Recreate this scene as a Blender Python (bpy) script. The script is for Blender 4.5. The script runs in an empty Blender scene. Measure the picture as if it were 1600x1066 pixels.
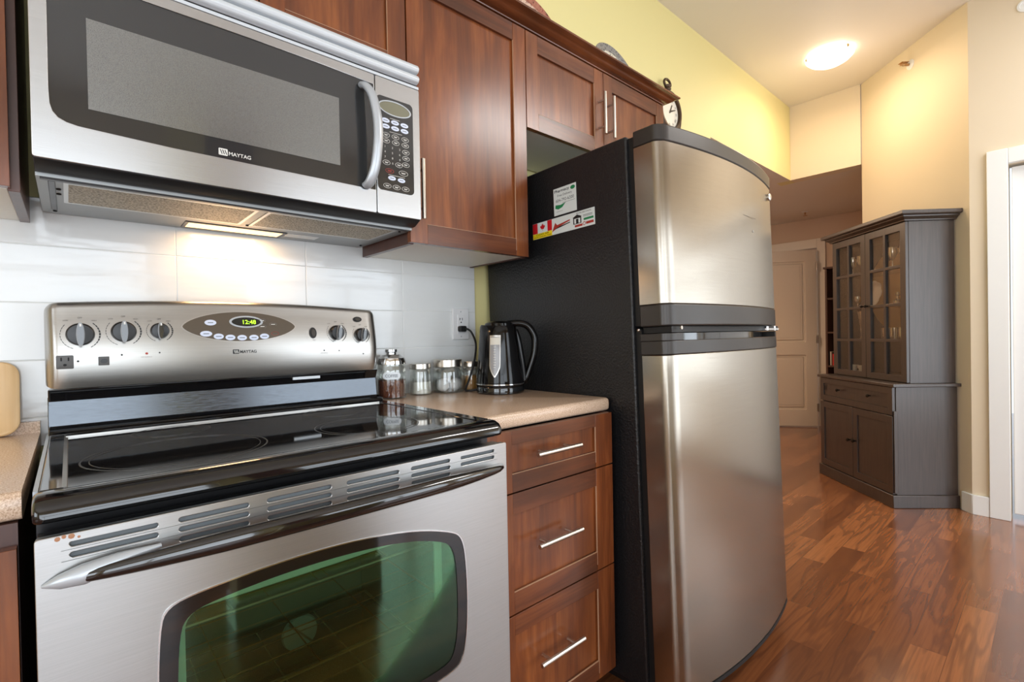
import bpy, bmesh, math, random
from mathutils import Vector, Matrix
random.seed(7)
S = bpy.context.scene
COL = S.collection
PI = math.pi

# ------------------------------------------------------------------ camera
cam = bpy.data.cameras.new('camera'); camo = bpy.data.objects.new('camera', cam); COL.objects.link(camo)
_R = Vector((0.74301816, -0.66900619, -0.01883434)); _U = Vector((0.02052063, -0.00535555, 0.99977509)); _F = Vector((0.66895658, 0.74323754, -0.00974916))
_m = Matrix((_R, _U, -_F)).transposed().to_4x4(); _m.translation = Vector((0.0424277, -1.5325388, 1.1076005))
camo.matrix_world = _m
cam.sensor_width = 36.0; cam.lens = 769.3245 / 1600 * 36.0; cam.clip_start = 0.02
S.camera = camo

# ------------------------------------------------------------------ world, daylight through invented windows, exposure
S.view_settings.view_transform = 'Standard'; S.view_settings.look = 'None'
S.view_settings.gamma = 1.0; S.view_settings.use_curve_mapping = False
S.view_settings.exposure = 0.0
S.cycles.use_denoising = True
S.cycles.max_bounces = 10; S.cycles.transparent_max_bounces = 12; S.cycles.glossy_bounces = 6
S.cycles.sample_clamp_indirect = 6.0; S.cycles.caustics_reflective = False; S.cycles.caustics_refractive = False
w = bpy.data.worlds.new('world'); S.world = w; w.use_nodes = True
bg = w.node_tree.nodes['Background']; bg.inputs[0].default_value = (0.80, 0.90, 1.0, 1); bg.inputs[1].default_value = 1.3

def area(name, loc, rot, sx, sy, power, col):
    l = bpy.data.lights.new(name, 'AREA'); l.shape = 'RECTANGLE'; l.size = sx; l.size_y = sy
    l.energy = power; l.color = col
    o = bpy.data.objects.new(name, l); COL.objects.link(o); o.location = loc; o.rotation_euler = rot
    return o
DAY = (0.86, 0.93, 1.0)
# unseen far side of the room, windows invented for daylight: spans (x0, x1, z0, z1) in the wall at y = YB, and (y0, y1, z0, z1) in the wall at x = XL
YB, XL = -4.3, -2.6
BACKWIN = [(-2.3, 0.66, 0.15, 2.35), (1.42, 3.75, 0.15, 2.35)]
LEFTWIN = [(-3.7, -1.6, 0.7, 2.3)]
PW = [80, 55]
for i, (a, b, c, d) in enumerate(BACKWIN):
    area('daylight', ((a + b) / 2, YB - 0.06, (c + d) / 2), (PI / 2, 0, 0), b - a, d - c, PW[i], DAY)
for (a, b, c, d) in LEFTWIN:
    area('daylight', (XL - 0.06, (a + b) / 2, (c + d) / 2), (0, -PI / 2, 0), d - c, b - a, 48, DAY)
RIGHTWIN = (-4.15, -2.95, 0.75, 2.02)
area('daylight', (4.20, -3.55, 1.385), (0, PI / 2, 0), 1.27, 1.20, 20, DAY)  # daylight of the added right-hand window, for the fridge door's bright band
# unseen fill lights, added to brighten the kitchen and the hallway round the corner
area('kitchen_fill_light', (3.1, -2.4, 2.98), (0, 0, 0), 1.2, 0.5, 40, (1.0, 0.98, 0.96))
area('hallway_fill_light', (4.3, 1.1, 2.38), (0, 0, 0), 0.4, 0.4, 26, (1.0, 0.74, 0.52))

# ------------------------------------------------------------------ materials
def lin(c):
    return tuple((v / 12.92 if v <= 0.04045 else ((v + 0.055) / 1.055) ** 2.4) for v in [x / 255 for x in c])
MATS = {}
def mat(name, rgb=(200, 200, 200), rough=0.5, metal=0.0, **k):
    m = bpy.data.materials.new(name); m.use_nodes = True
    b = m.node_tree.nodes['Principled BSDF']
    b.inputs['Base Color'].default_value = (*lin(rgb), 1); b.inputs['Roughness'].default_value = rough; b.inputs['Metallic'].default_value = metal
    for kk, v in k.items():
        b.inputs[kk.replace('_', ' ')].default_value = v
    MATS[name] = m
    return m
def N(m, t, **k):
    n = m.node_tree.nodes.new(t)
    for kk, v in k.items(): setattr(n, kk, v)
    return n
def L(m, a, b): m.node_tree.links.new(a, b)
def B(m): return m.node_tree.nodes['Principled BSDF']
def coords(m, scale=(1, 1, 1), rot=(0, 0, 0), kind='Object'):
    t = N(m, 'ShaderNodeTexCoord'); p = N(m, 'ShaderNodeMapping'); p.inputs['Scale'].default_value = scale; p.inputs['Rotation'].default_value = rot
    L(m, t.outputs[kind], p.inputs[0]); return p.outputs[0]
def noise(m, vec, scale, detail=3, rough=0.5, dist=0.0):
    n = N(m, 'ShaderNodeTexNoise'); n.inputs['Scale'].default_value = scale; n.inputs['Detail'].default_value = detail
    n.inputs['Roughness'].default_value = rough; n.inputs['Distortion'].default_value = dist
    L(m, vec, n.inputs['Vector']); return n.outputs[0]
def ramp(m, fac, stops):
    r = N(m, 'ShaderNodeValToRGB'); e = r.color_ramp.elements
    while len(e) < len(stops): e.new(0.5)
    for el, (p, c) in zip(e, stops):
        el.position = p; el.color = (*lin(c), 1)
    L(m, fac, r.inputs[0]); return r.outputs[0]
def bump(m, h, strength=0.2, dist=0.002):
    b = N(m, 'ShaderNodeBump'); b.inputs['Strength'].default_value = strength; b.inputs['Distance'].default_value = dist
    L(m, h, b.inputs['Height']); L(m, b.outputs[0], B(m).inputs['Normal']); return b
def mixc(m, f, a, b, mode='MIX'):
    x = N(m, 'ShaderNodeMix', data_type='RGBA', blend_type=mode)
    if isinstance(f, float): x.inputs[0].default_value = f
    else: L(m, f, x.inputs[0])
    for s, v in ((6, a), (7, b)):
        if isinstance(v, tuple): x.inputs[s].default_value = (*lin(v), 1)
        else: L(m, v, x.inputs[s])
    return x.outputs[2]
def maprange(m, v, a, b, c, d):
    r = N(m, 'ShaderNodeMapRange')
    for i, x in enumerate((a, b, c, d)): r.inputs[i + 1].default_value = x
    L(m, v, r.inputs[0]); return r.outputs[0]

def wood(name, vertical, light, mid, dark, rough=0.33):
    m = mat(name, mid, rough, Coat_Weight=0.25, Coat_Roughness=0.25)
    sc = (9, 9, 0.9) if vertical else (0.9, 9, 9)
    v = coords(m, sc)
    n1 = noise(m, v, 2.2, 5, 0.6, 0.6)
    c1 = ramp(m, n1, [(0.20, dark), (0.48, mid), (0.74, light)])
    v2 = coords(m, (1.6, 1.6, 1.1))
    n2 = noise(m, v2, 2.3, 3, 0.5, 0.3)
    c2 = mixc(m, maprange(m, n2, 0.42, 0.75, 0.0, 0.6), c1, dark)
    sc3 = (120, 120, 5) if vertical else (5, 120, 120)
    n3 = noise(m, coords(m, sc3), 1.0, 2, 0.5)
    c3 = mixc(m, maprange(m, n3, 0.45, 0.75, 0.0, 0.35), c2, dark)
    L(m, c3, B(m).inputs['Base Color']); bump(m, n3, 0.06, 0.0005)
    return m
wood('wood_v', True, (160, 92, 46), (124, 65, 31), (74, 39, 22), 0.24)
wood('wood_h', False, (136, 76, 40), (106, 56, 30), (66, 36, 22), 0.24)
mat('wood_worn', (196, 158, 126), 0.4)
wood('wood_side', True, (96, 58, 44), (82, 48, 38), (58, 33, 27), 0.4)
mat('melamine', (238, 236, 228), 0.45)
mat('black_gap', (10, 10, 11), 0.7)

def steel(name, rgb, rough, tangent, aniso=0.75, grain=None, bstr=0.05):
    m = mat(name, rgb, rough, 1.0, Anisotropic=aniso)
    c = N(m, 'ShaderNodeCombineXYZ')
    for i in range(3): c.inputs[i].default_value = tangent[i]
    L(m, c.outputs[0], B(m).inputs['Tangent'])
    if grain:
        g = noise(m, coords(m, grain), 1.0, 3, 0.6)
        c2 = mixc(m, maprange(m, g, 0.3, 0.7, 0.0, 1.0), tuple(int(v * 0.975) for v in rgb), tuple(min(255, int(v * 1.02)) for v in rgb))
        L(m, c2, B(m).inputs['Base Color'])
    return m
steel('steel_range', (178, 178, 177), 0.34, (0, 0, 1), 0.7, (12, 12, 900))
steel('steel_panel', (180, 178, 174), 0.30, (0, 0, 1), 0.6, (8, 300, 700))
steel('steel_mw', (190, 191, 192), 0.27, (0, 0, 1), 0.6, (12, 12, 900))
steel('steel_fridge', (170, 162, 150), 0.25, (1, 0, 0), 0.8, (12, 12, 900))
mat('steel_edge', (190, 188, 184), 0.3, 1.0)
mat('nickel', (205, 198, 188), 0.28, 1.0)
mat('chrome', (215, 215, 215), 0.12, 1.0)
mat('silver_paint', (186, 192, 198), 0.32, 0.35)
mat('louver_white', (206, 212, 217), 0.35, 0.1)
mat('black_gloss', (13, 13, 15), 0.07, 0.0, Coat_Weight=0.6)
mat('black_plastic', (22, 22, 24), 0.32)
mat('handle_black', (16, 15, 16), 0.10, 0.0, Coat_Weight=1.0, Coat_Roughness=0.04)
mat('rubber', (18, 18, 19), 0.6)
m = mat('riser', (92, 97, 103), 0.16, 0.85)
n = noise(m, coords(m, (60, 60, 900)), 1.0, 2, 0.5); L(m, maprange(m, n, 0.3, 0.7, 0.12, 0.26), B(m).inputs['Roughness'])
m = mat('glass_top', (20, 19, 19), 0.05, Coat_Weight=0.3)
n = noise(m, coords(m), 1500, 1, 0.5); L(m, ramp(m, n, [(0.60, (14, 13, 13)), (0.78, (78, 74, 70))]), B(m).inputs['Base Color'])
mat('burner_ring', (58, 55, 53), 0.2)
m = mat('mw_glass', (48, 49, 50), 0.08, Coat_Weight=0.5, Coat_Roughness=0.02)
m = mat('mw_mesh', (130, 132, 132), 0.22, 0.75, Anisotropic=0.6, Coat_Weight=0.3, Coat_Roughness=0.05)
v = N(m, 'ShaderNodeTexVoronoi'); v.inputs['Scale'].default_value = 900; L(m, coords(m), v.inputs['Vector'])
L(m, ramp(m, v.outputs[0], [(0.15, (80, 82, 82)), (0.45, (140, 142, 142))]), B(m).inputs['Base Color'])
c = N(m, 'ShaderNodeCombineXYZ'); c.inputs[2].default_value = 1.0; L(m, c.outputs[0], B(m).inputs['Tangent'])
mat('panel_dark', (92, 82, 70), 0.3, 0.2)
mat('grip_grey', (150, 150, 150), 0.4, 0.3)
mat('vent_shadow', (98, 104, 108), 0.5, 0.3)
mat('panel_grey', (58, 53, 48), 0.3)
mat('btn_white', (214, 222, 240), 0.4)
mat('print_white', (222, 220, 214), 0.5)
mat('print_black', (22, 22, 22), 0.5)
mat('print_red', (170, 52, 40), 0.5)
mat('print_grey', (120, 112, 104), 0.5)
mat('display_grey', (126, 124, 104), 0.15)
m = mat('led_green', (190, 255, 40), 0.5, Emission_Color=(0.45, 1.0, 0.04, 1), Emission_Strength=1.1)
mat('display_black', (24, 26, 22), 0.12)
mat('hood_grey', (150, 152, 152), 0.4, 0.7)
mat('hood_dark', (44, 44, 46), 0.3, 0.4)
m = mat('filter_mesh', (160, 150, 132), 0.5, 0.5)
br = N(m, 'ShaderNodeTexVoronoi'); br.inputs['Scale'].default_value = 1.0; br.feature = 'DISTANCE_TO_EDGE'
L(m, coords(m, (150, 300, 150)), br.inputs['Vector'])
L(m, ramp(m, br.outputs[0], [(0.05, (196, 186, 166)), (0.30, (84, 74, 60))]), B(m).inputs['Base Color']); bump(m, br.outputs[0], 0.6, 0.002)
mat('hood_lens', (255, 226, 176), 0.4, Emission_Color=(1.0, 0.74, 0.36, 1), Emission_Strength=1.6)
m = mat('bulb_glow', (255, 240, 210), 0.4, Emission_Color=(1.0, 0.88, 0.62, 1), Emission_Strength=6)
# oven
m = mat('enamel', (38, 50, 48), 0.35)
n = noise(m, coords(m), 700, 1, 0.5); L(m, ramp(m, n, [(0.60, (66, 80, 76)), (0.74, (150, 162, 152))]), B(m).inputs['Base Color'])
m = mat('oven_glass'); nt = m.node_tree; nt.nodes.remove(B(m))
tr = N(m, 'ShaderNodeBsdfTransparent'); tr.inputs[0].default_value = (0.72, 0.88, 0.76, 1)
gl = N(m, 'ShaderNodeBsdfGlossy'); gl.inputs[0].default_value = (0.52, 0.80, 0.58, 1); gl.inputs[1].default_value = 0.04
fr = N(m, 'ShaderNodeFresnel'); fr.inputs[0].default_value = 1.5
ad = N(m, 'ShaderNodeMath', operation='ADD'); ad.inputs[1].default_value = 0.07; L(m, fr.outputs[0], ad.inputs[0])
mx = N(m, 'ShaderNodeMixShader'); L(m, ad.outputs[0], mx.inputs[0]); L(m, tr.outputs[0], mx.inputs[1]); L(m, gl.outputs[0], mx.inputs[2])
L(m, mx.outputs[0], nt.nodes['Material Output'].inputs[0])
mat('rack_wire', (190, 180, 160), 0.3, 0.9)
mat('rack_brown', (140, 96, 62), 0.4, 0.6)
mat('lens_grey', (205, 210, 200), 0.3, 0.1)
# clear glass (thin) for jars, cabinet panes, tumblers
def clear(name, tint, refl=0.06, edge=0.55):
    m = mat(name); nt = m.node_tree; nt.nodes.remove(B(m))
    tr = N(m, 'ShaderNodeBsdfTransparent'); tr.inputs[0].default_value = (*tint, 1)
    gl = N(m, 'ShaderNodeBsdfGlossy'); gl.inputs[0].default_value = (1, 1, 1, 1); gl.inputs[1].default_value = 0.03
    lw = N(m, 'ShaderNodeLayerWeight'); lw.inputs[0].default_value = 0.35
    ad = N(m, 'ShaderNodeMath', operation='MULTIPLY_ADD'); ad.inputs[1].default_value = edge; ad.inputs[2].default_value = refl; L(m, lw.outputs[0], ad.inputs[0])
    mx = N(m, 'ShaderNodeMixShader'); L(m, ad.outputs[0], mx.inputs[0]); L(m, tr.outputs[0], mx.inputs[1]); L(m, gl.outputs[0], mx.inputs[2])
    L(m, mx.outputs[0], nt.nodes['Material Output'].inputs[0]); return m
clear('glass_clear', (0.965, 0.975, 0.965), 0.05, 0.40); clear('glass_pane', (0.90, 0.88, 0.84), 0.02, 0.12); clear('glass_cut', (0.86, 0.86, 0.84), 0.34, 0.6)
m = mat('instant_coffee', (118, 60, 40), 0.8); n = noise(m, coords(m), 330, 2, 0.6); L(m, ramp(m, n, [(0.35, (82, 38, 24)), (0.65, (142, 80, 54))]), B(m).inputs['Base Color']); bump(m, n, 0.8, 0.004)
mat('sugar', (236, 234, 224), 0.8); mat('cotton', (236, 236, 238), 0.9)
m = mat('amber_syrup', (190, 138, 76), 0.5)
mat('label_white', (228, 234, 238), 0.5); mat('label_ink', (110, 116, 124), 0.5)
mat('kettle_black', (12, 11, 12), 0.10, Specular_IOR_Level=0.35)
mat('gauge_clear', (150, 150, 152), 0.15)
mat('gauge_light', (212, 208, 196), 0.3)
m = mat('counter', (214, 184, 156), 0.24)
n = noise(m, coords(m), 420, 3, 0.7); L(m, ramp(m, n, [(0.36, (176, 146, 120)), (0.5, (214, 184, 158)), (0.66, (234, 214, 192))]), B(m).inputs['Base Color'])
mat('tile', (228, 231, 231), 0.12, Coat_Weight=0.4)
n = noise(MATS['tile'], coords(MATS['tile'], (1.0, 1.0, 4.0)), 5.0, 2, 0.5); bump(MATS['tile'], n, 0.35, 0.01)
mat('grout', (222, 223, 221), 0.7)
def paint(name, rgb, rough=0.55):
    m = mat(name, rgb, rough); n = noise(m, coords(m), 240, 2, 0.6); bump(m, n, 0.05, 0.001); return m
paint('paint_yellow', (232, 222, 160)); paint('paint_cream', (228, 213, 188)); paint('paint_ceiling', (230, 224, 216)); paint('paint_tan', (208, 184, 160))
mat('trim_white', (238, 240, 240), 0.35); mat('door_white', (226, 216, 200), 0.4)
mat('outlet_white', (232, 233, 234), 0.3)
# black leather-textured appliance side
m = mat('fridge_black', (24, 24, 26), 0.36); n = noise(m, coords(m), 150, 2, 0.6); bump(m, n, 0.6, 0.004)
mat('fridge_cap', (62, 58, 55), 0.34, 0.35); mat('gasket', (16, 16, 17), 0.5)
m = mat('bamboo', (226, 190, 140), 0.45); n = noise(m, coords(m, (40, 40, 2)), 1.0, 3, 0.5); L(m, ramp(m, n, [(0.35, (214, 176, 126)), (0.65, (234, 202, 154))]), B(m).inputs['Base Color'])
# floor planks
m = mat('laminate', (140, 78, 46), 0.22, Coat_Weight=0.6, Coat_Roughness=0.14)
vec = coords(m)
bk = N(m, 'ShaderNodeTexBrick'); bk.offset = 0.37; bk.offset_frequency = 2; bk.squash = 1.0
for k, v in (('Scale', 1.0), ('Mortar Size', 0.0012), ('Mortar Smooth', 0.1), ('Bias', 0.0), ('Brick Width', 0.74), ('Row Height', 0.098)): bk.inputs[k].default_value = v
bk.inputs['Color1'].default_value = (0, 0, 0, 1); bk.inputs['Color2'].default_value = (1, 1, 1, 1); bk.inputs['Mortar'].default_value = (0.5, 0.5, 0.5, 1)
L(m, vec, bk.inputs['Vector'])
# offset the grain per board so figures do not run across joints
sep = N(m, 'ShaderNodeSeparateColor'); L(m, bk.outputs['Color'], sep.inputs[0])
cmb = N(m, 'ShaderNodeCombineXYZ')
mul = N(m, 'ShaderNodeMath', operation='MULTIPLY'); mul.inputs[1].default_value = 37.0; L(m, sep.outputs[0], mul.inputs[0])
L(m, mul.outputs[0], cmb.inputs[0]); L(m, mul.outputs[0], cmb.inputs[2])
add = N(m, 'ShaderNodeVectorMath', operation='ADD'); L(m, vec, add.inputs[0]); L(m, cmb.outputs[0], add.inputs[1])
mp = N(m, 'ShaderNodeMapping'); mp.inputs['Scale'].default_value = (1.1, 9.0, 1.0); L(m, add.outputs[0], mp.inputs[0])
f1 = noise(m, mp.outputs[0], 1.6, 2, 0.5, 0.4)
sn = N(m, 'ShaderNodeMath', operation='MULTIPLY'); sn.inputs[1].default_value = 28.0; L(m, f1, sn.inputs[0])
sn2 = N(m, 'ShaderNodeMath', operation='SINE'); L(m, sn.outputs[0], sn2.inputs[0])
mp2 = N(m, 'ShaderNodeMapping'); mp2.inputs['Scale'].default_value = (4, 130, 1.0); L(m, add.outputs[0], mp2.inputs[0])
f2 = noise(m, mp2.outputs[0], 1.0, 3, 0.6)
c0 = ramp(m, sep.outputs[0], [(0.0, (108, 63, 38)), (0.45, (136, 82, 48)), (1.0, (164, 104, 63))])
c1 = mixc(m, maprange(m, sn2.outputs[0], 0.2, 1.0, 0.0, 0.42), c0, (80, 46, 33))
c2 = mixc(m, maprange(m, f2, 0.42, 0.72, 0.0, 0.42), c1, (88, 50, 33))
c3 = mixc(m, maprange(m, bk.outputs['Fac'], 0.0, 1.0, 0.0, 0.35), c2, (60, 32, 20))
L(m, c3, B(m).inputs['Base Color'])
# hutch
m = mat('hutch_brown', (62, 50, 44), 0.36, Coat_Weight=0.6, Coat_Roughness=0.3); n = noise(m, coords(m, (90, 90, 5)), 1.0, 3, 0.6); L(m, ramp(m, n, [(0.3, (50, 41, 37)), (0.7, (66, 55, 50))]), B(m).inputs['Base Color'])
mat('hutch_inside', (46, 35, 27), 0.6); mat('knob_dark', (30, 25, 22), 0.3, 0.4)
mat('shelf_black', (14, 13, 15), 0.5); mat('shelf_brown', (84, 60, 50), 0.5)
mat('china', (238, 236, 230), 0.2); mat('china_gold', (176, 146, 84), 0.3, 0.3); mat('gold_rim', (214, 170, 98), 0.35, 0.3); mat('tray_dark', (70, 52, 38), 0.35)
mat('book_red', (196, 44, 40), 0.5); mat('book_white', (220, 214, 200), 0.5); mat('book_black', (36, 34, 40), 0.5)
def patterned(name, base, ink, ink2, scale):
    m = mat(name, base, 0.18); n = noise(m, coords(m), scale, 4, 0.65, 1.2)
    c = ramp(m, n, [(0.40, ink), (0.48, base), (0.56, base), (0.62, ink2)]); L(m, c, B(m).inputs['Base Color']); return m
patterned('plate_red', (226, 196, 178), (116, 56, 50), (140, 78, 66), 38); patterned('plate_red_rim', (178, 118, 98), (92, 44, 42), (120, 60, 52), 60)
patterned('plate_blue', (228, 224, 210), (74, 76, 80), (200, 180, 110), 34); patterned('plate_blue_rim', (150, 148, 144), (58, 60, 66), (110, 110, 112), 110)
mat('clock_bronze', (74, 56, 40), 0.4, 0.5); mat('clock_face', (236, 230, 214), 0.5)
mat('magnet_white', (222, 230, 228), 0.4); mat('magnet_green', (30, 130, 80), 0.4); mat('magnet_ink', (30, 50, 60), 0.5)
mat('flag_red', (206, 28, 36), 0.4); mat('flag_yellow', (246, 216, 30), 0.4)
mat('lamp_glass', (255, 244, 224), 0.3, Emission_Color=(1.0, 0.86, 0.62, 1), Emission_Strength=5.0)
mat('brass', (196, 170, 120), 0.3, 0.9); mat('sprinkler_metal', (190, 150, 108), 0.35, 0.7)
mat('window_frame', (236, 236, 234), 0.4); mat('foil', (225, 225, 222), 0.25, 0.8); mat('crust', (168, 122, 92), 0.7)
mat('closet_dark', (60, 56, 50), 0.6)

# ------------------------------------------------------------------ mesh helpers
class M:
    def __init__(s): s.bm = bmesh.new(); s.mats = []; s.cur = 0
    def use(s, name):
        if name not in s.mats: s.mats.append(name)
        s.cur = s.mats.index(name); return s
    def _f(s, faces, smooth=False):
        for f in faces: f.material_index = s.cur; f.smooth = smooth
    def box(s, x0, x1, y0, y1, z0, z1):
        v = [s.bm.verts.new((x, y, z)) for x in (x0, x1) for y in (y0, y1) for z in (z0, z1)]
        q = [(0, 1, 3, 2), (4, 6, 7, 5), (0, 4, 5, 1), (2, 3, 7, 6), (0, 2, 6, 4), (1, 5, 7, 3)]
        s._f([s.bm.faces.new([v[i] for i in t]) for t in q]); return s
    def obox(s, c, ax, ay, hx, hy, z0, z1):   # box turned in plan
        c = Vector(c); ax = Vector((*ax, 0)).normalized(); ay = Vector((*ay, 0)).normalized()
        v = []
        for i in (-1, 1):
            for j in (-1, 1):
                for z in (z0, z1): p = c + ax * hx * i + ay * hy * j; v.append(s.bm.verts.new((p.x, p.y, z)))
        q = [(0, 1, 3, 2), (4, 6, 7, 5), (0, 4, 5, 1), (2, 3, 7, 6), (0, 2, 6, 4), (1, 5, 7, 3)]
        s._f([s.bm.faces.new([v[i] for i in t]) for t in q]); return s
    def loft(s, rings, caps=True, smooth=True, closed=True):
        vs = [[s.bm.verts.new(p) for p in r] for r in rings]; fs = []
        for a, b in zip(vs, vs[1:]):
            n = len(a)
            for i in range(n if closed else n - 1):
                j = (i + 1) % n; fs.append(s.bm.faces.new((a[i], a[j], b[j], b[i])))
        s._f(fs, smooth)
        if caps and closed: s._f([s.bm.faces.new(vs[0]), s.bm.faces.new(list(reversed(vs[-1])))])
        return s
    def prism(s, pts, axis, a, b, smooth=False):   # pts: 2-D polygon; axis 'x': (y,z); 'y': (x,z); 'z': (x,y)
        def P(u, v, t): return {'x': (t, u, v), 'y': (u, t, v), 'z': (u, v, t)}[axis]
        return s.loft([[P(u, v, a) for u, v in pts], [P(u, v, b) for u, v in pts]], True, smooth)
    def lathe(s, prof, c, seg=32, smooth=True, axis='z'):
        rings = []
        for r, h in prof:
            r = max(r, 1e-5); ring = []
            for i in range(seg):
                a = 2 * PI * i / seg; u, v = r * math.cos(a), r * math.sin(a)
                ring.append({'z': (c[0] + u, c[1] + v, c[2] + h), 'y': (c[0] + u, c[1] + h, c[2] + v), 'x': (c[0] + h, c[1] + u, c[2] + v)}[axis])
            rings.append(ring)
        return s.loft(rings, True, smooth)
    def tube(s, pts, r, seg=12, ry=None, up=(0, 0, 1), smooth=True):
        pts = [Vector(p) for p in pts]; n = len(pts)
        rr = r if isinstance(r, (list, tuple)) else [r] * n
        r2 = (ry if isinstance(ry, (list, tuple)) else [ry] * n) if ry else rr
        rings = []; u = Vector(up)
        for i, p in enumerate(pts):
            t = (pts[min(i + 1, n - 1)] - pts[max(i - 1, 0)]).normalized()
            u = (u - t * u.dot(t)); u = u.normalized() if u.length > 1e-6 else t.orthogonal().normalized(); v = t.cross(u)
            rings.append([tuple(p + u * rr[i] * math.cos(2 * PI * k / seg) + v * r2[i] * math.sin(2 * PI * k / seg)) for k in range(seg)])
        return s.loft(rings, True, smooth)
    def plate(s, outer, holes, y0, y1, axis='y'):   # flat plate with holes
        def P(u, v, t): return {'x': (t, u, v), 'y': (u, t, v), 'z': (u, v, t)}[axis]
        tmp = bmesh.new(); es = []
        for loop in [outer] + holes:
            vs = [tmp.verts.new((p[0], p[1], 0)) for p in loop]
            for i in range(len(vs)): es.append(tmp.edges.new((vs[i], vs[(i + 1) % len(vs)])))
        bmesh.ops.triangle_fill(tmp, use_beauty=True, edges=es, use_dissolve=False)
        tmp.verts.index_update()
        A = [s.bm.verts.new(P(v.co.x, v.co.y, y0)) for v in tmp.verts]; Bv = [s.bm.verts.new(P(v.co.x, v.co.y, y1)) for v in tmp.verts]
        fs = []
        for f in tmp.faces:
            ix = [v.index for v in f.verts]; fs.append(s.bm.faces.new([A[i] for i in ix])); fs.append(s.bm.faces.new([Bv[i] for i in reversed(ix)]))
        k = 0
        for loop in [outer] + holes:
            n = len(loop)
            for i in range(n): a, b = k + i, k + (i + 1) % n; fs.append(s.bm.faces.new((A[a], A[b], Bv[b], Bv[a])))
            k += n
        tmp.free(); s._f(fs); return s
    def text(s, txt, pos, ux, uz, h, w=None, center=True, thick=0.0, warp=None, fat=0.0):
        cu = bpy.data.curves.new('t', 'FONT'); cu.body = txt; cu.size = 1.0; cu.offset = fat
        o = bpy.data.objects.new('t', cu); COL.objects.link(o); dg = bpy.context.evaluated_depsgraph_get()
        me = bpy.data.meshes.new_from_object(o.evaluated_get(dg)); bpy.data.objects.remove(o); bpy.data.curves.remove(cu)
        if not me.vertices: return s
        xs = [v.co.x for v in me.vertices]; ys = [v.co.y for v in me.vertices]
        x0, x1, y0, y1 = min(xs), max(xs), min(ys), max(ys); sc = h / max(y1 - y0, 1e-6); sx = sc if w is None else w / (x1 - x0)
        pos = Vector(pos); ux = Vector(ux); uz = Vector(uz); vs = []
        for v in me.vertices:
            a = (v.co.x - (x0 + x1) / 2 if center else v.co.x - x0) * sx; b = (v.co.y - (y0 + y1) / 2) * sc
            p = pos + ux * a + uz * b
            if warp: p = Vector(warp(p))
            vs.append(s.bm.verts.new(p))
        fs = []
        for p in me.polygons:
            try: fs.append(s.bm.faces.new([vs[i] for i in p.vertices]))
            except ValueError: pass
        s._f(fs); bpy.data.meshes.remove(me); s.has_text = True; return s
    def build(s, name, parent=None, loc=None, bevel=0.0, seg=2, recalc=True, shift=None, auto=None):
        bm = s.bm
        if recalc and not getattr(s, 'has_text', False): bmesh.ops.recalc_face_normals(bm, faces=bm.faces)
        off = Vector(shift if shift is not None else (loc if loc is not None else (0, 0, 0)))
        if parent is not None and shift is None:
            off = ROOT.get(parent.name, Vector((0, 0, 0)))
        for v in bm.verts: v.co -= off
        me = bpy.data.meshes.new(name); bm.to_mesh(me); bm.free(); me.set_sharp_from_angle(angle=math.radians(38))
        for n in s.mats: me.materials.append(MATS[n])
        o = bpy.data.objects.new(name, me); COL.objects.link(o)
        if parent is not None: o.parent = parent; ROOT[o.name] = ROOT.get(parent.name, Vector((0, 0, 0)))
        elif loc is not None: o.location = loc; ROOT[o.name] = Vector(loc)
        if bevel:
            b = o.modifiers.new('bevel', 'BEVEL'); b.width = bevel; b.segments = seg; b.limit_method = 'ANGLE'; b.angle_limit = math.radians(40); b.harden_normals = False
        return o
ROOT = {}
def thing(name, label, cat, loc, rot=(0, 0, 0), group=None, local=False):
    o = bpy.data.objects.new(name, None); COL.objects.link(o); o.location = loc; o.rotation_euler = rot
    o['label'] = label; o['category'] = cat
    if group: o['group'] = group
    ROOT[o.name] = Vector((0, 0, 0)) if local else Vector(loc)
    return o
def tag(o, label, cat, group=None, kind=None):
    o['label'] = label; o['category'] = cat
    if group: o['group'] = group
    if kind: o['kind'] = kind
    return o
def struct(o, label=None, cat=None):
    o['kind'] = 'structure'
    if label: o['label'] = label
    if cat: o['category'] = cat
    return o
def copy_tree(o, parent=None):
    c = o.copy(); COL.objects.link(c)
    if parent is not None: c.parent = parent
    for ch in list(o.children): copy_tree(ch, c)
    return c
def ell(cx, cz, rx, rz, n=32, a0=0): return [(cx + rx * math.cos(a0 + 2 * PI * i / n), cz + rz * math.sin(a0 + 2 * PI * i / n)) for i in range(n)]
def rrect(x0, x1, z0, z1, r, n=6):
    p = []
    for cx, cz, a in ((x1 - r, z1 - r, 0), (x0 + r, z1 - r, PI / 2), (x0 + r, z0 + r, PI), (x1 - r, z0 + r, 3 * PI / 2)):
        for i in range(n + 1): t = a + PI / 2 * i / n; p.append((cx + r * math.cos(t), cz + r * math.sin(t)))
    return p
def rect(x0, x1, z0, z1): return [(x0, z0), (x1, z0), (x1, z1), (x0, z1)]
def scale_poly(p, d):   # crude inward offset about the centroid
    cx = sum(a for a, _ in p) / len(p); cz = sum(b for _, b in p) / len(p)
    w = (max(a for a, _ in p) - min(a for a, _ in p)) / 2; h = (max(b for _, b in p) - min(b for _, b in p)) / 2
    return [(cx + (a - cx) * (w - d) / w, cz + (b - cz) * (h - d) / h) for a, b in p]
def smooth_poly(p, k=3):
    for _ in range(k):
        q = []
        for i in range(len(p)):
            a, b = p[i], p[(i + 1) % len(p)]
            q += [(a[0] * .75 + b[0] * .25, a[1] * .75 + b[1] * .25), (a[0] * .25 + b[0] * .75, a[1] * .25 + b[1] * .75)]
        p = q
    return p

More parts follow.
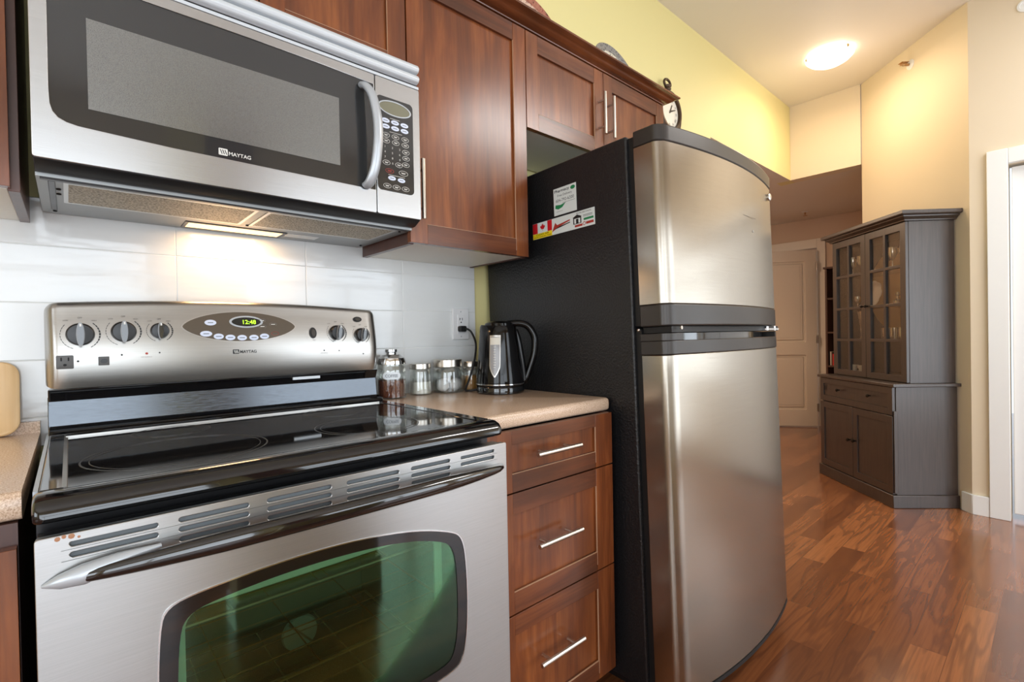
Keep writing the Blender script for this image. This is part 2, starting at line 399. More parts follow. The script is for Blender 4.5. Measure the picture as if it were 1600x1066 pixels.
# ------------------------------------------------------------------ the room
CEIL, LOW = 3.03, 2.405
X1, X2 = 3.236, 4.69          # the yellow wall stops at X1; the hall opening runs to X2
f = M().use('laminate').box(XL, 9.0, YB, 4.0, -0.05, 0.0); struct(f.build('floor'), 'red-brown wood laminate floor in short staggered strips', 'floor')
c = M().use('paint_ceiling').box(XL, 5.3, YB, 0.12, CEIL, CEIL + 0.05); struct(c.build('ceiling'), 'high off-white ceiling carrying the glass bowl lamp', 'ceiling')
c = M().use('paint_ceiling').prism([(X1 - 0.3, 0.121), (4.70, 0.121), (4.70, -0.49), (4.80, -0.62), (9.0, -0.62), (9.0, 4.0), (X1 - 0.3, 4.0)], 'z', LOW + 0.001, LOW + 0.06)
c.prism([(X1, 0.009), (4.69, 0.009), (4.69, 0.120), (X1, 0.120)], 'z', LOW - 0.001, LOW + 0.0005)
struct(c.build('ceiling'), 'lower tan ceiling of the hallway beyond the opening', 'ceiling')
wl = M().use('paint_yellow').box(XL, X1, 0.008, 0.12, 0, CEIL).box(X1, X2 + 0.11, 0.008, 0.12, LOW, CEIL)
struct(wl.build('wall_back'), 'pale yellow wall behind and above the kitchen cabinets', 'wall')
# header wall over the hall opening, turning the corner
wl = M().use('paint_cream').box(X2, X2 + 0.11, -0.50, 0.007, LOW, CEIL); struct(wl.build('wall_header'), 'cream header wall over the hallway opening', 'wall')
# diagonal wall from (4.705,-.50) to (4.02,-1.185)
def diag(a, b, t, z0, z1, mt, m=None):
    m = m or M(); a = Vector((*a, 0)); b = Vector((*b, 0)); d = (b - a).normalized(); n = Vector((-d.y, d.x, 0))
    if n.x < 0: n = -n
    return m.use(mt).prism([(a.x, a.y), (b.x, b.y), (b.x + n.x * t, b.y + n.y * t), (a.x + n.x * t, a.y + n.y * t)], 'z', z0, z1)
DA, DB = (4.701, -0.503), (4.022, -1.182)
struct(diag(DA, DB, 0.10, 0, CEIL, 'paint_cream').build('wall_diagonal'), 'angled cream wall behind the dark corner hutch', 'wall')
DY0, DY1, DTOP = -1.345, -2.75, 2.032   # closet opening
wl = M().use('paint_cream').box(4.022, 4.14, DY0, -1.1825, 0, CEIL).box(4.022, 4.14, DY1, DY0, DTOP, CEIL).plate(rect(YB, DY1, 0, CEIL), [rect(*RIGHTWIN)], 4.022, 4.14, 'x')
struct(M().use('window_frame').plate(rect(*RIGHTWIN), [rect(-4.10, -3.565, 0.80, 1.72), rect(-3.535, -3.00, 0.80, 1.72), rect(-4.10, -3.00, 1.80, 1.98)], 4.03, 4.09, 'x').build('window_4'))  # unseen window, added to reflect as a bright band in the fridge door
struct(wl.build('wall_right'), 'beige wall around the white closet door at the right edge', 'wall')
# hall
struct(M().use('paint_tan').box(4.82, 6.48, -0.62, -0.503, 0, LOW).build('wall_hall_right'), 'tan wall on the right of the hallway behind the hutch', 'wall')
hw = M().use('paint_tan').plate([(-0.62, 0), (0.325, 0), (0.325, 2.06), (1.16, 2.06), (1.16, 0), (4.0, 0), (4.0, LOW), (-0.62, LOW)], [], 6.48, 6.60, 'x')
struct(hw.build('wall_hall_end'), 'tan wall with the open panelled door at the end of the hallway', 'wall')
struct(M().use('paint_tan').box(3.0, 6.47, 1.9, 2.0, 0, LOW).build('wall_hall_left'))
struct(M().use('paint_tan').box(8.2, 8.3, -0.62, 1.89, 0, LOW).build('wall_next_room'))
struct(M().use('paint_tan').box(3.0, 3.1, 0.122, 1.89, 0, LOW).build('wall_hall_near'))
# unseen half of the room: windows, pier, half wall invented for daylight and reflections
def pierced(name, x0, x1, z0, z1, wins, pos, th, axis, mt):
    holes = [rect(a, b, c, d) for a, b, c, d in wins]
    return struct(M().use(mt).plate(rect(x0, x1, z0, z1), holes, pos - th, pos, axis).build(name))
pierced('wall_front', XL, 4.15, 0, CEIL, BACKWIN, YB, 0.12, 'y', 'paint_cream')
pierced('wall_left', YB, 0.008, 0, CEIL, LEFTWIN, XL, 0.12, 'x', 'paint_cream')
struct(M().use('paint_yellow').box(0.70, 0.96, YB + 0.001, YB + 0.10, 0, CEIL).use('wood_v').box(0.961, 1.36, YB + 0.001, YB + 0.06, 0, CEIL).build('added_front_pier'))  # unseen pier, added for bands of colour in the microwave reflection
struct(M().use('paint_yellow').box(0.50, 1.08, -2.10, -1.98, 0, 1.0).use('trim_white').box(0.48, 1.10, -2.12, -1.96, 1.0, 1.03).box(0.49, 1.09, -2.111, -1.968, 0, 0.115).build('added_half_wall'))  # unseen half wall, added to give the oven glass a yellow reflection
for i, (a, b, c_, d) in enumerate(BACKWIN):
    mf = M().use('window_frame').plate(rect(a, b, c_, d), [rect(a + 0.05, (a + b) / 2 - 0.03, c_ + 0.05, d - 0.62), rect((a + b) / 2 + 0.03, b - 0.05, c_ + 0.05, d - 0.62), rect(a + 0.05, b - 0.05, d - 0.56, d - 0.05)], YB - 0.05, YB + 0.02)
    struct(mf.build('window_%d' % (i + 1)))
a, b, c_, d = LEFTWIN[0]
struct(M().use('window_frame').plate(rect(a, b, c_, d), [rect(a + 0.05, (a + b) / 2 - 0.03, c_ + 0.05, d - 0.05), rect((a + b) / 2 + 0.03, b - 0.05, c_ + 0.05, d - 0.05)], XL - 0.05, XL + 0.02, 'x').build('window_3'))

# backsplash tiles
tl = M().use('grout').box(-0.72, 1.231, 0.0012, 0.0078, 0.88, 1.44)
gx = [-0.7336 + 0.3292 * i for i in range(7)]; gz = [0.9455, 1.0738, 1.2030, 1.3323, 1.4616]
gx[-1] = 1.2315
tl.use('tile')
zz = [0.88] + gz[:-1] + [1.44]
for i in range(6):
    for j in range(len(zz) - 1):
        a, b = max(gx[i], -0.72), (gx[i + 1] if gx[i + 1] < 1.231 else 1.231)
        tl.box(a + 0.0008, b - 0.0008, 0.0, 0.006, zz[j] + 0.0008, zz[j + 1] - 0.0008)
struct(tl.build('trim_1', bevel=0.0012), 'glossy white rectangular backsplash tiles between counter and wall cabinets', 'backsplash')

# baseboards, closet casing and door
bb = M(); diag((4.055, -1.130), (4.006, -1.182), 0.018, 0, 0.115, 'trim_white', bb)
bb.use('trim_white').prism([(4.004, -1.1835), (4.0215, -1.1835), (4.0215, -1.256), (4.004, -1.256)], 'z', 0, 0.115)
struct(bb.build('baseboard_right', bevel=0.002), 'short white baseboard between hutch and closet door', 'baseboard')
cs = M().use('trim_white').box(4.0, 4.0218, DY0, -1.257, 0, 2.118).box(4.0, 4.0218, DY1, DY0, DTOP, 2.118).box(4.0, 4.0218, DY1 - 0.088, DY1, 0, 2.118)
struct(cs.build('trim_2', bevel=0.003), 'white flat casing around the closet door', 'door casing')
dr = M().use('trim_white').box(4.055, 4.09, -2.215, DY0 - 0.012, 0.035, DTOP - 0.014).box(4.055, 4.09, DY1 + 0.012, -2.225, 0.035, DTOP - 0.014)
struct(dr.build('door_2', bevel=0.003), 'white closet door at the right edge of the photo', 'door')
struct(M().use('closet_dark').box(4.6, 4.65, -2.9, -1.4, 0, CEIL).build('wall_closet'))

# hall door casing and the ajar door
cs = M().use('door_white').box(6.455, 6.4795, 0.24, 0.325, 0, 2.165).box(6.455, 6.4795, 0.325, 1.16, 2.06, 2.165).box(6.455, 6.4795, 1.16, 1.245, 0, 2.165)
struct(cs.build('trim_3', bevel=0.003), 'cream casing around the open hallway door', 'door casing')
th = math.atan2(0.434, -0.34)
dmesh = M().use('door_white')
W = 0.80
def panel_holes(): return [rrect(0.115, W - 0.115, 0.975, 1.90, 0.01, 1), rrect(0.115, W - 0.115, 0.20, 0.83, 0.01, 1)]
dmesh.plate(rect(0, W, 0.012, 2.03), panel_holes(), -0.035, 0.0)
for (a, b, c_, d) in ((0.115, W - 0.115, 0.975, 1.90), (0.115, W - 0.115, 0.20, 0.83)):
    for y0, y1 in ((-0.012, -0.003),):
        dmesh.plate(rect(a, b, c_, d), [rect(a + 0.022, b - 0.022, c_ + 0.022, d - 0.022)], -0.028, -0.010)
        dmesh.box(a + 0.022, b - 0.022, -0.022, -0.016, c_ + 0.022, d - 0.022)
        dmesh.plate(rect(a + 0.030, b - 0.030, c_ + 0.030, d - 0.030), [rect(a + 0.055, b - 0.055, c_ + 0.055, d - 0.055)], -0.020, -0.006)
        dmesh.box(a + 0.055, b - 0.055, -0.020, -0.004, c_ + 0.055, d - 0.055)
do = dmesh.build('door_1', loc=None, bevel=0.002); do.location = (6.395, 0.318, 0); do.rotation_euler = (0, 0, th)
struct(do, 'cream two-panel door standing ajar at the end of the hallway', 'door')
for z in (1.842, 1.01, 0.226):
    h = M().use('nickel').box(-0.012, 0.006, -0.004, 0.008, z - 0.045, z + 0.045).lathe([(0.006, -0.05), (0.006, 0.05)], (-0.006, 0.004, z), 10)
    h.build('hinge', parent=do, shift=(0, 0, 0))
print('room done')

# ------------------------------------------------------------------ cabinetry helpers
def shaker(x0, x1, z0, z1, y, t, stile, rail, parent, name, handle=None, railb=None):
    """door or drawer front in the plane y (front face), its frame of stiles and rails around a sunk panel"""
    railb = railb or rail
    m = M().use('wood_v').box(x0, x0 + stile, y, y + t, z0, z1).box(x1 - stile, x1, y, y + t, z0, z1)
    m.use('wood_h').box(x0 + stile + 0.0004, x1 - stile - 0.0004, y + 0.0003, y + t, z1 - rail, z1).box(x0 + stile + 0.0004, x1 - stile - 0.0004, y + 0.0003, y + t, z0, z0 + railb)
    m.use('wood_v').box(x0 + stile, x1 - stile, y + 0.009, y + t - 0.003, z0 + railb, z1 - rail)
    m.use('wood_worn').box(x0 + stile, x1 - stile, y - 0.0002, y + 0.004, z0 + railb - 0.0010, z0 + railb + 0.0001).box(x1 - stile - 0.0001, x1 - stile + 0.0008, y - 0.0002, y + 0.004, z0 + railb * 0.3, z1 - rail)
    o = m.build(name, parent, bevel=0.0008)
    if handle:
        h = M().use('nickel'); (kind, a, b, c) = handle; yy = y - 0.032
        if kind == 'v':
            h.tube([(a, yy, b), (a, yy, c)], 0.006, 12)
            for z in (b + 0.030, c - 0.030): h.tube([(a, y - 0.0005, z), (a, yy, z)], 0.0042, 8)
        else:
            h.tube([(b, yy, a), (c, yy, a)], 0.006, 12)
            for x in (b + 0.034, c - 0.034): h.tube([(x, y - 0.0005, a), (x, yy, a)], 0.0042, 8)
        h.build('handle', o)
    return o
DF = -0.3175
def carcass(x0, x1, z0, z1, depth, parent, lside='wood_side', under=True):
    m = M().use('wood_side').box(x0, x0 + 0.016, -depth, 0.0 - 0.001, z0, z1).box(x1 - 0.016, x1, -depth, -0.001, z0, z1)
    m.use('melamine').box(x0 + 0.0165, x1 - 0.0165, -depth, -0.001, z0 + 0.003, z0 + 0.019).box(x0 + 0.0165, x1 - 0.0165, -depth, -0.001, z1 - 0.018, z1)
    m.box(x0 + 0.0165, x1 - 0.0165, -0.012, -0.001, z0 + 0.02, z1 - 0.02)
    return m.build('cabinet_box', parent, bevel=0.0008)

# over-range wall cabinet
t = thing('wall_cabinet', 'wide wooden wall cabinet directly above the over-range microwave', 'cabinet', (0.38, 0, 1.845), group='kitchen wall cabinets')
carcass(0.002, 0.7575, 1.845, 2.157, 0.297, t)
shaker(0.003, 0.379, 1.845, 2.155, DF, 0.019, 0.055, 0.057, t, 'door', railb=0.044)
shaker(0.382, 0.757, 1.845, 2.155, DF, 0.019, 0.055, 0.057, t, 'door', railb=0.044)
# left wall cabinet
t = thing('wall_cabinet', 'dark wooden wall cabinet cut off at the left edge, beside the microwave', 'cabinet', (-0.33, 0, 1.38), group='kitchen wall cabinets')
carcass(-0.62, -0.016, 1.380, 2.157, 0.297, t)
shaker(-0.620, -0.327, 1.384, 2.155, DF, 0.019, 0.055, 0.057, t, 'door')
shaker(-0.324, -0.028, 1.384, 2.155, DF, 0.019, 0.055, 0.057, t, 'door')
# tall wall cabinet right of the microwave
t = thing('wall_cabinet', 'tall single-door wooden wall cabinet between microwave and fridge', 'cabinet', (0.99, 0, 1.376), group='kitchen wall cabinets')
carcass(0.7665, 1.2225, 1.376, 2.157, 0.297, t)
shaker(0.7615, 1.2205, 1.378, 2.155, DF, 0.019, 0.056, 0.057, t, 'door', ('v', 0.787, 1.440, 1.607))
# over-fridge cabinet
t = thing('wall_cabinet', 'short two-door wooden cabinet above the refrigerator with two upright bar handles', 'cabinet', (1.66, 0, 1.822), group='kitchen wall cabinets')
carcass(1.2240, 2.1010, 1.822, 2.157, 0.297, t)
shaker(1.2245, 1.651, 1.824, 2.155, DF, 0.019, 0.057, 0.060, t, 'door', ('v', 1.622, 1.895, 2.058))
shaker(1.6535, 2.100, 1.824, 2.155, DF, 0.019, 0.057, 0.060, t, 'door', ('v', 1.680, 1.892, 2.058))
# crown moulding
prof = [(-0.010, 2.158), (0.003, 2.158), (0.005, 2.162), (0.012, 2.164), (0.022, 2.168), (0.032, 2.174), (0.038, 2.180), (0.050, 2.182), (0.056, 2.185), (0.056, 2.191), (0.050, 2.194), (-0.010, 2.194)]
rings = []
def crown(pt): return [pt(o, z) for o, z in prof]
rings = [[(-0.62, DF - o, z) for o, z in prof], [(2.101 + o, DF - o, z) for o, z in prof], [(2.101 + o, -0.001, z) for o, z in prof]]
cr = M().use('wood_h').loft(rings, True, False)
tag(cr.build('crown_molding', loc=(0.8, -0.32, 2.158), bevel=0.0008), 'long brown wooden crown moulding running along the tops of the wall cabinets', 'moulding')

# base drawer cabinet
t = thing('drawer_cabinet', 'brown wooden base cabinet with three drawers between range and refrigerator', 'cabinet', (1.01, -0.3, 0))
m = M().use('wood_side').box(0.769, 0.785, -0.612, -0.004, 0.10, 0.874).box(1.237, 1.253, -0.612, -0.004, 0.10, 0.874)
m.use('melamine').box(0.786, 1.236, -0.60, -0.02, 0.10, 0.118); m.use('black_gap').box(0.786, 1.236, -0.60, -0.59, 0.12, 0.87).box(0.775, 1.245, -0.54, -0.52, 0.0, 0.10)
m.build('cabinet_box', t)
YF = -0.632
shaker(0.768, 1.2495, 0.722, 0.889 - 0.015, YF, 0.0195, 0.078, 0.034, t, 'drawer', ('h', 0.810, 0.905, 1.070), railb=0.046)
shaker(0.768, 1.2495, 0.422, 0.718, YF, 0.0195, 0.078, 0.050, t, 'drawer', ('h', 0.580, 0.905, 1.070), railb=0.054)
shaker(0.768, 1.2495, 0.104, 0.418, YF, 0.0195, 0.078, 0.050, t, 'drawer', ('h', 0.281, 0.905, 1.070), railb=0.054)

# countertops
def slab(pts_plan, z0, z1, name, label, loc, lip=None):
    m = M().use('counter'); r = 0.012; rings = []
    for k in range(9):
        a = -PI / 2 + PI * k / 8
        z = (z0 + r + r * math.sin(a)) if k < 4 else ((z1 - r + r * math.sin(a)) if k > 4 else (z0 + z1) / 2); ins = r * (1 - math.cos(a))
        rings.append([(x + nx * ins, y + ny * ins, z) for x, y, nx, ny in pts_plan])
    m.loft(rings, True, True)
    if lip: m.box(*lip)
    return tag(m.build(name, loc=loc), label, 'countertop')
cr = 0.022
arc = [(1.2785 - cr + cr * math.sin(a), -0.6125 + cr - cr * math.cos(a), -math.sin(a), math.cos(a)) for a in [PI / 2 * i / 8 for i in range(9)]]
pts = [(0.7685, -0.001, 0, 0), (0.7685, -0.6125, 0, 1)] + arc + [(1.2785, -0.001, -1, 0)]
cr_obj = slab(pts, 0.8755, 0.914, 'countertop', 'speckled beige laminate countertop between range and refrigerator, holding jars and kettle', (1.02, -0.3, 0.876))
pts = [(-0.62, -0.001, 0, 0), (-0.62, -0.6125, 0, 1), (-0.0085, -0.6125, 0, 1), (-0.0085, -0.001, 0, 0)]
slab(pts, 0.8755, 0.914, 'countertop', 'speckled beige laminate countertop left of the range, under the cutting board', (-0.31, -0.3, 0.876), (-0.62, -0.0085, -0.020, -0.001, 0.912, 0.9385))
t = thing('base_cabinet', 'dark brown base cabinet at the left edge, beside the range', 'cabinet', (-0.31, -0.3, 0))
M().use('wood_side').box(-0.62, -0.0125, -0.612, -0.004, 0.0, 0.874).build('cabinet_box', t)
for a, b in ((-0.62, -0.318), (-0.315, -0.030)): pass
shaker(-0.62, -0.300, 0.104, 0.70, YF, 0.0195, 0.06, 0.06, t, 'door'); shaker(-0.297, -0.0130, 0.104, 0.845, YF, 0.0195, 0.06, 0.06, t, 'door')
shaker(-0.62, -0.300, 0.704, 0.845, YF, 0.0195, 0.06, 0.034, t, 'drawer')

# ------------------------------------------------------------------ kitchen range
RX0, RX1 = 0.005, 0.7635
t = rng = thing('kitchen_range', 'stainless steel electric range with black glass cooktop, five black knobs and a green clock', 'range', (0.384, -0.35, 0))
M().use('steel_edge').box(RX0 + 0.002, RX1 - 0.003, -0.645, -0.03, 0.24, 0.905 - 0.02).use('black_plastic').box(RX0 + 0.02, RX1 - 0.02, -0.60, -0.05, 0, 0.10)
m = M().use('black_plastic')
# body shell around the oven cavity
m.box(RX0 + 0.001, 0.075, -0.64, -0.03, 0.06, 0.875).box(0.700, RX1 - 0.002, -0.64, -0.03, 0.06, 0.875).box(0.075, 0.700, -0.64, -0.03, 0.80, 0.875).box(0.075, 0.700, -0.64, -0.03, 0.06, 0.20).box(0.075, 0.700, -0.10, -0.03, 0.20, 0.80)
m.box(RX0 + 0.03, RX1 - 0.03, -0.60, -0.05, 0.0, 0.06)
m.build('body', t)
m = M().use('enamel').box(0.0755, 0.09, -0.638, -0.101, 0.201, 0.799).box(0.685, 0.6995, -0.638, -0.101, 0.201, 0.799).box(0.0905, 0.6845, -0.12, -0.1015, 0.201, 0.799).box(0.0905, 0.6845, -0.638, -0.121, 0.201, 0.215).box(0.0905, 0.6845, -0.638, -0.121, 0.785, 0.799)
cav = m.build('oven_cavity', t)
M().use('lens_grey').lathe([(0.0, -0.008), (0.045, -0.008), (0.048, 0), (0.0, 0.0)], (0.501, -0.1215, 0.300), 32, axis='y').use('steel_edge').tube([(0.470, -0.131, 0.335), (0.532, -0.131, 0.265)], 0.003, 6).build('round_cover', cav)
for z, mt in ((0.655, 'rack_wire'), (0.50, 'rack_brown'), (0.36, 'rack_wire')):
    r = M().use(mt)
    for x in (0.095, 0.680): r.tube([(x, -0.60, z), (x, -0.15, z)], 0.003, 6)
    for k in range(7): y = -0.60 + 0.075 * k; r.tube([(0.095, y, z), (0.680, y, z)], 0.0030 if k in (0, 6) else 0.0016, 6)
    for x in (0.24, 0.385, 0.53): r.tube([(x, -0.60, z - 0.003), (x, -0.15, z - 0.003)], 0.0014, 6)
    r.build('oven_rack', t)
# cooktop frame: profile swept across, raised rims
m = M().use('black_gloss')
front = [(-0.645, 0.9165), (-0.655, 0.9185), (-0.672, 0.9175), (-0.686, 0.912), (-0.694, 0.902), (-0.6955, 0.892), (-0.692, 0.886), (-0.680, 0.883), (-0.645, 0.883)]
xs = [(RX0 - 0.001, 0.010), (RX0, 0.004), (RX0 + 0.004, 0.001), (RX0 + 0.012, 0), (RX1 - 0.012, 0), (RX1 - 0.004, 0.001), (RX1 , 0.004), (RX1 + 0.001, 0.010)]
cy, cz = -0.665, 0.900
rings = [[(x, cy + (y - cy) * (1 - s * 30 if s < 0.02 else 0.7), cz + (z - cz) * (1 - s * 30)) for y, z in front] for x, s in xs]
m.loft(rings, True, True)
m.prism([(-0.6445, 0.884), (-0.6445, 0.9175), (-0.10, 0.9175), (-0.10, 0.884)], 'x', RX0 + 0.004, 0.034)
m.prism([(-0.6445, 0.884), (-0.6445, 0.9175), (-0.10, 0.9175), (-0.10, 0.884)], 'x', 0.7305, RX1 - 0.0005)
m.box(0.034, 0.7305, -0.166, -0.10, 0.884, 0.9175)
m.build('cooktop_frame', t, bevel=0.002)
M().use('silver_paint').box(RX0 - 0.0015, RX0 + 0.0035, -0.64, -0.09, 0.895, 0.9165).build('side_trim', t)
g = M().use('glass_top').box(0.0345, 0.730, -0.6442, -0.1665, 0.900, 0.9160)
g.use('print_grey').box(0.0345, 0.0375, -0.6442, -0.1665, 0.9160, 0.9166)
gt = g.build('glass_cooktop', t)
seam = M().use('steel_edge').box(0.0315, 0.0365, -0.643, -0.168, 0.9158, 0.9182).box(0.034, 0.7305, -0.1685, -0.1655, 0.9158, 0.9195).build('cooktop_seam', t)
def ring(m, cx, cy, r, w, z): m.plate(ell(cx, cy, r, r, 64), [ell(cx, cy, r - w, r - w, 64)], z, z + 0.0003, 'z')
for cx, cy, r in ((0.188, -0.485, 0.138), (0.205, -0.245, 0.072), (0.535, -0.50, 0.112), (0.565, -0.255, 0.082)):
    m = M().use('burner_ring'); ring(m, cx, cy, r, 0.0025, 0.9160); ring(m, cx, cy, r - 0.012, 0.0012, 0.9160); m.build('burner_mark', t)
# riser between cooktop and control panel
m = M().use('black_gloss').prism([(-0.135, 0.9178), (-0.128, 0.926), (-0.100, 0.934), (-0.090, 0.928), (-0.088, 0.9178)], 'x', RX0 + 0.002, RX1 - 0.002)
m.prism([(-0.088, 0.985), (-0.096, 1.004), (-0.102, 1.0115), (-0.05, 1.0115), (-0.05, 0.985)], 'x', RX0 + 0.002, RX1 - 0.002)
m.build('riser_trim', t, bevel=0.002)
m = M().use('riser').prism([(-0.086, 0.9185), (-0.093, 0.928), (-0.083, 0.995), (-0.030, 0.995), (-0.030, 0.9185)], 'x', RX0 + 0.001, RX1 - 0.001); m.build('riser', t, bevel=0.002)
M().use('louver_white').box(0.505, 0.58, -0.1035, -0.098, 0.997, 1.0045).build('vent_slot', t)
# curved control panel
def ztop(x): u = (x - 0.372) / 0.379; return 1.2115 - 0.014 * u * u
def bgy(z, x=0.38):
    zt = ztop(x); u = min(max((z - 1.0125) / (zt - 1.0125), 0), 1)
    return -0.103 - 0.016 * math.sin(PI * min(u / 0.9, 1.0) ** 0.8) + 0.010 * u
BX0, BX1 = 0.0035, 0.7645
rings = []
def endk(d, r=0.022): return 1.0 if d >= r else math.sqrt(max(0.0, 1 - ((r - d) / r) ** 2))
NX = 60
st = [0, 0.0006, 0.002, 0.005, 0.009, 0.014, 0.022]
xs = [BX0 + d for d in st] + [BX0 + 0.022 + (BX1 - BX0 - 0.044) * i / 40 for i in range(1, 40)] + [BX1 - d for d in reversed(st)]
for x in xs:
    e = endk(min(x - BX0, BX1 - x)); zt = ztop(x); zt2 = zt - (1 - e) * 0.020; zb = 1.0125 + (1 - e) * 0.012
    r = [(x, -0.035, zb)]
    for k in range(15):
        z = zb + (zt2 - 0.014 - zb) * k / 14; y = bgy(z, x); r.append((x, -0.05 + (y + 0.05) * (0.35 + 0.65 * e), z))
    yl = r[-1][1]
    for a in (25, 50, 75, 90): q = math.radians(a); r.append((x, yl + 0.014 * (1 - math.cos(q)), zt2 - 0.014 + 0.014 * math.sin(q)))
    r.append((x, -0.035, zt2)); rings.append(r)
M().use('steel_panel').loft(rings, True, True).build('control_panel', t)
def wp(eps): return lambda p: (p.x, bgy(p.z, p.x) - eps, p.z)
def decal(m, poly, eps, rings_=4, th=0.0012):
    """a thin raised patch that follows the curved control panel"""
    cx = sum(a for a, _ in poly) / len(poly); cz = sum(b for _, b in poly) / len(poly); n = len(poly); vs = []
    for k in range(rings_ + 1):
        s = max(k / rings_, 0.02); vs.append([m.bm.verts.new((cx + (a - cx) * s, bgy(cz + (b - cz) * s, cx) - eps, cz + (b - cz) * s)) for a, b in poly])
    bk = [m.bm.verts.new((a, bgy(b, cx) - eps + th, b)) for a, b in poly]; fs = [m.bm.faces.new(vs[0])]
    for A, Bq in list(zip(vs, vs[1:])) + [(vs[-1], bk)]:
        for i in range(n): j = (i + 1) % n; fs.append(m.bm.faces.new((A[i], A[j], Bq[j], Bq[i])))
    m._f(fs, True); return m
def lens(cx, cz, w, h, n=48, p=0.78):
    o = []
    for i in range(n):
        a = 2 * PI * i / n; c_, s_ = math.cos(a), math.sin(a); o.append((cx + w * math.copysign(abs(c_) ** 1.0, c_), cz + h * math.copysign(abs(s_) ** (1 / p), s_)))
    return o
dp = decal(M().use('steel_edge'), lens(0.3800, 1.146, 0.1345, 0.0405), 0.0012); decal(dp.use('panel_dark'), lens(0.3800, 1.146, 0.1315, 0.0380), 0.0020)
disp = dp.build('display_panel', t)
m = M(); decal(m.use('silver_paint'), ell(0.390, 1.1585, 0.0400, 0.0158), 0.0030); decal(m.use('display_black'), ell(0.390, 1.1585, 0.0345, 0.0118), 0.0036)
m.use('led_green').text('12:48', (0.397, 0, 1.158), (1, 0, 0.0), (0.0, 0, 1), 0.0110, 0.031, warp=wp(0.0042), fat=0.012)
m.build('clock_display', disp)
for x, z in ((0.308, 1.156), (0.297, 1.128), (0.324, 1.121), (0.350, 1.118), (0.377, 1.117), (0.405, 1.117), (0.431, 1.120)):
    m = M(); decal(m.use('btn_white'), ell(x, z, 0.0130 if z > 1.125 else 0.0112, 0.0072, 20), 0.0034); m.use('label_ink').box(x - 0.006, x + 0.006, bgy(z, x) - 0.0040, bgy(z, x) - 0.0030, z - 0.001, z + 0.001); m.build('button', disp)
for x, z in ((0.428, 1.162), (0.428, 1.146), (0.455, 1.152)):
    m = M(); yy = bgy(z, x) - 0.0030; m.use('print_grey').plate(ell(x, z, 0.0095, 0.0052, 20), [ell(x, z, 0.0086, 0.0044, 20)], yy, yy + 0.0008); m.use('print_white').box(x - 0.005, x + 0.005, yy, yy + 0.0008, z - 0.0009, z + 0.0009); m.build('button', disp)
m = M(); yy = bgy(1.127) - 0.0030; m.use('print_red').plate(ell(0.458, 1.127, 0.0095, 0.0052, 20), [ell(0.458, 1.127, 0.0088, 0.0046, 20)], yy, yy + 0.0008); m.build('button', disp)
# knobs
def knob(x, z, r, tilt=0, mir=False):
    m = M(); y0 = bgy(z, x)
    m.use('black_plastic').lathe([(r * 1.0, 0), (r * 1.0, -0.004), (r * 0.97, -0.010), (r * 0.86, -0.015), (0, -0.017)], (x, y0 + 0.0006, z), 36, axis='y')
    k = m.build('knob', t)
    g = M().use('grip_grey'); ca, sa = math.cos(tilt), math.sin(tilt)
    def rot(u, v): return (x + u * ca - v * sa, z + u * sa + v * ca)
    o = [rot(a - x, b - z) for a, b in ell(x, z, r * 0.29, r * 1.06, 28)]
    g.prism(o, 'y', y0 - 0.013, y0 - 0.020, False)
    g.use('handle_black').prism([rot((a - x) * 0.80, (b - z) * 0.92) for a, b in ell(x, z, r * 0.29, r * 1.06, 28)], 'y', y0 - 0.0195, y0 - 0.029)
    a0 = rot(0, r * 0.80); g.use('print_white').box(a0[0] - 0.0016, a0[0] + 0.0016, y0 - 0.0296, y0 - 0.0288, a0[1] - 0.003, a0[1] + 0.003)
    g.build('grip', k)
    s = M().use('print_black'); R_ = r * 1.34
    for i in range(28):
        a = -PI / 2 - 2.6 + 5.2 * i / 27 + PI; wd = 0.0005 + (0.0011 * max(0, 1 - abs(i - 5) / 6) if not mir else 0.0011 * max(0, 1 - abs(i - 5) / 6))
        if -0.25 < math.cos(a + PI / 2 + PI) - 1 < 0.01: continue
        p = [(x + (R_ - wd) * math.cos(a), z + (R_ - wd) * math.sin(a)), (x + (R_ + wd) * math.cos(a), z + (R_ + wd) * math.sin(a)), (x + (R_ + wd) * math.cos(a + 0.16), z + (R_ + wd) * math.sin(a + 0.16)), (x + (R_ - wd) * math.cos(a + 0.16), z + (R_ - wd) * math.sin(a + 0.16))]
        yy = bgy(p[0][1], x); s.prism(p, 'y', yy - 0.0007, yy + 0.0003)
    s.text('OFF', (x, 0, z + r * 1.50), (1, 0, 0), (0, 0, 1), 0.0032, warp=wp(0.0008)); s.text('HIGH', (x + r * 0.95, 0, z + r * 1.25), (1, 0, 0), (0, 0, 1), 0.0026, warp=wp(0.0008)); s.text('LOW', (x - r * 0.95, 0, z + r * 1.25), (1, 0, 0), (0, 0, 1), 0.0026, warp=wp(0.0008))
    s.build('dial_marks', t)
knob(0.0615, 1.129, 0.0245); knob(0.1360, 1.1345, 0.0235); knob(0.2030, 1.136, 0.0188); knob(0.6290, 1.128, 0.0215, -0.12, True); knob(0.7040, 1.121, 0.0200, -0.12, True)
m = M(); decal(m.use('print_black'), ell(0.560, 1.128, 0.0100, 0.0155, 20), 0.0025); decal(m.use('panel_grey'), ell(0.560, 1.128, 0.0060, 0.0100, 20), 0.0050); m.build('light_switch', t)
m = M(); decal(m.use('print_black'), ell(0.6985, 1.168, 0.0135, 0.0080, 20), 0.0025); decal(m.use('panel_grey'), ell(0.6985, 1.168, 0.0080, 0.0045, 20), 0.0045); m.build('light_switch', t)
m = M(); decal(m.use('panel_grey'), rrect(0.0215, 0.0495, 1.0555, 1.0845, 0.002, 2), 0.0022)
yy = bgy(1.07) - 0.0028
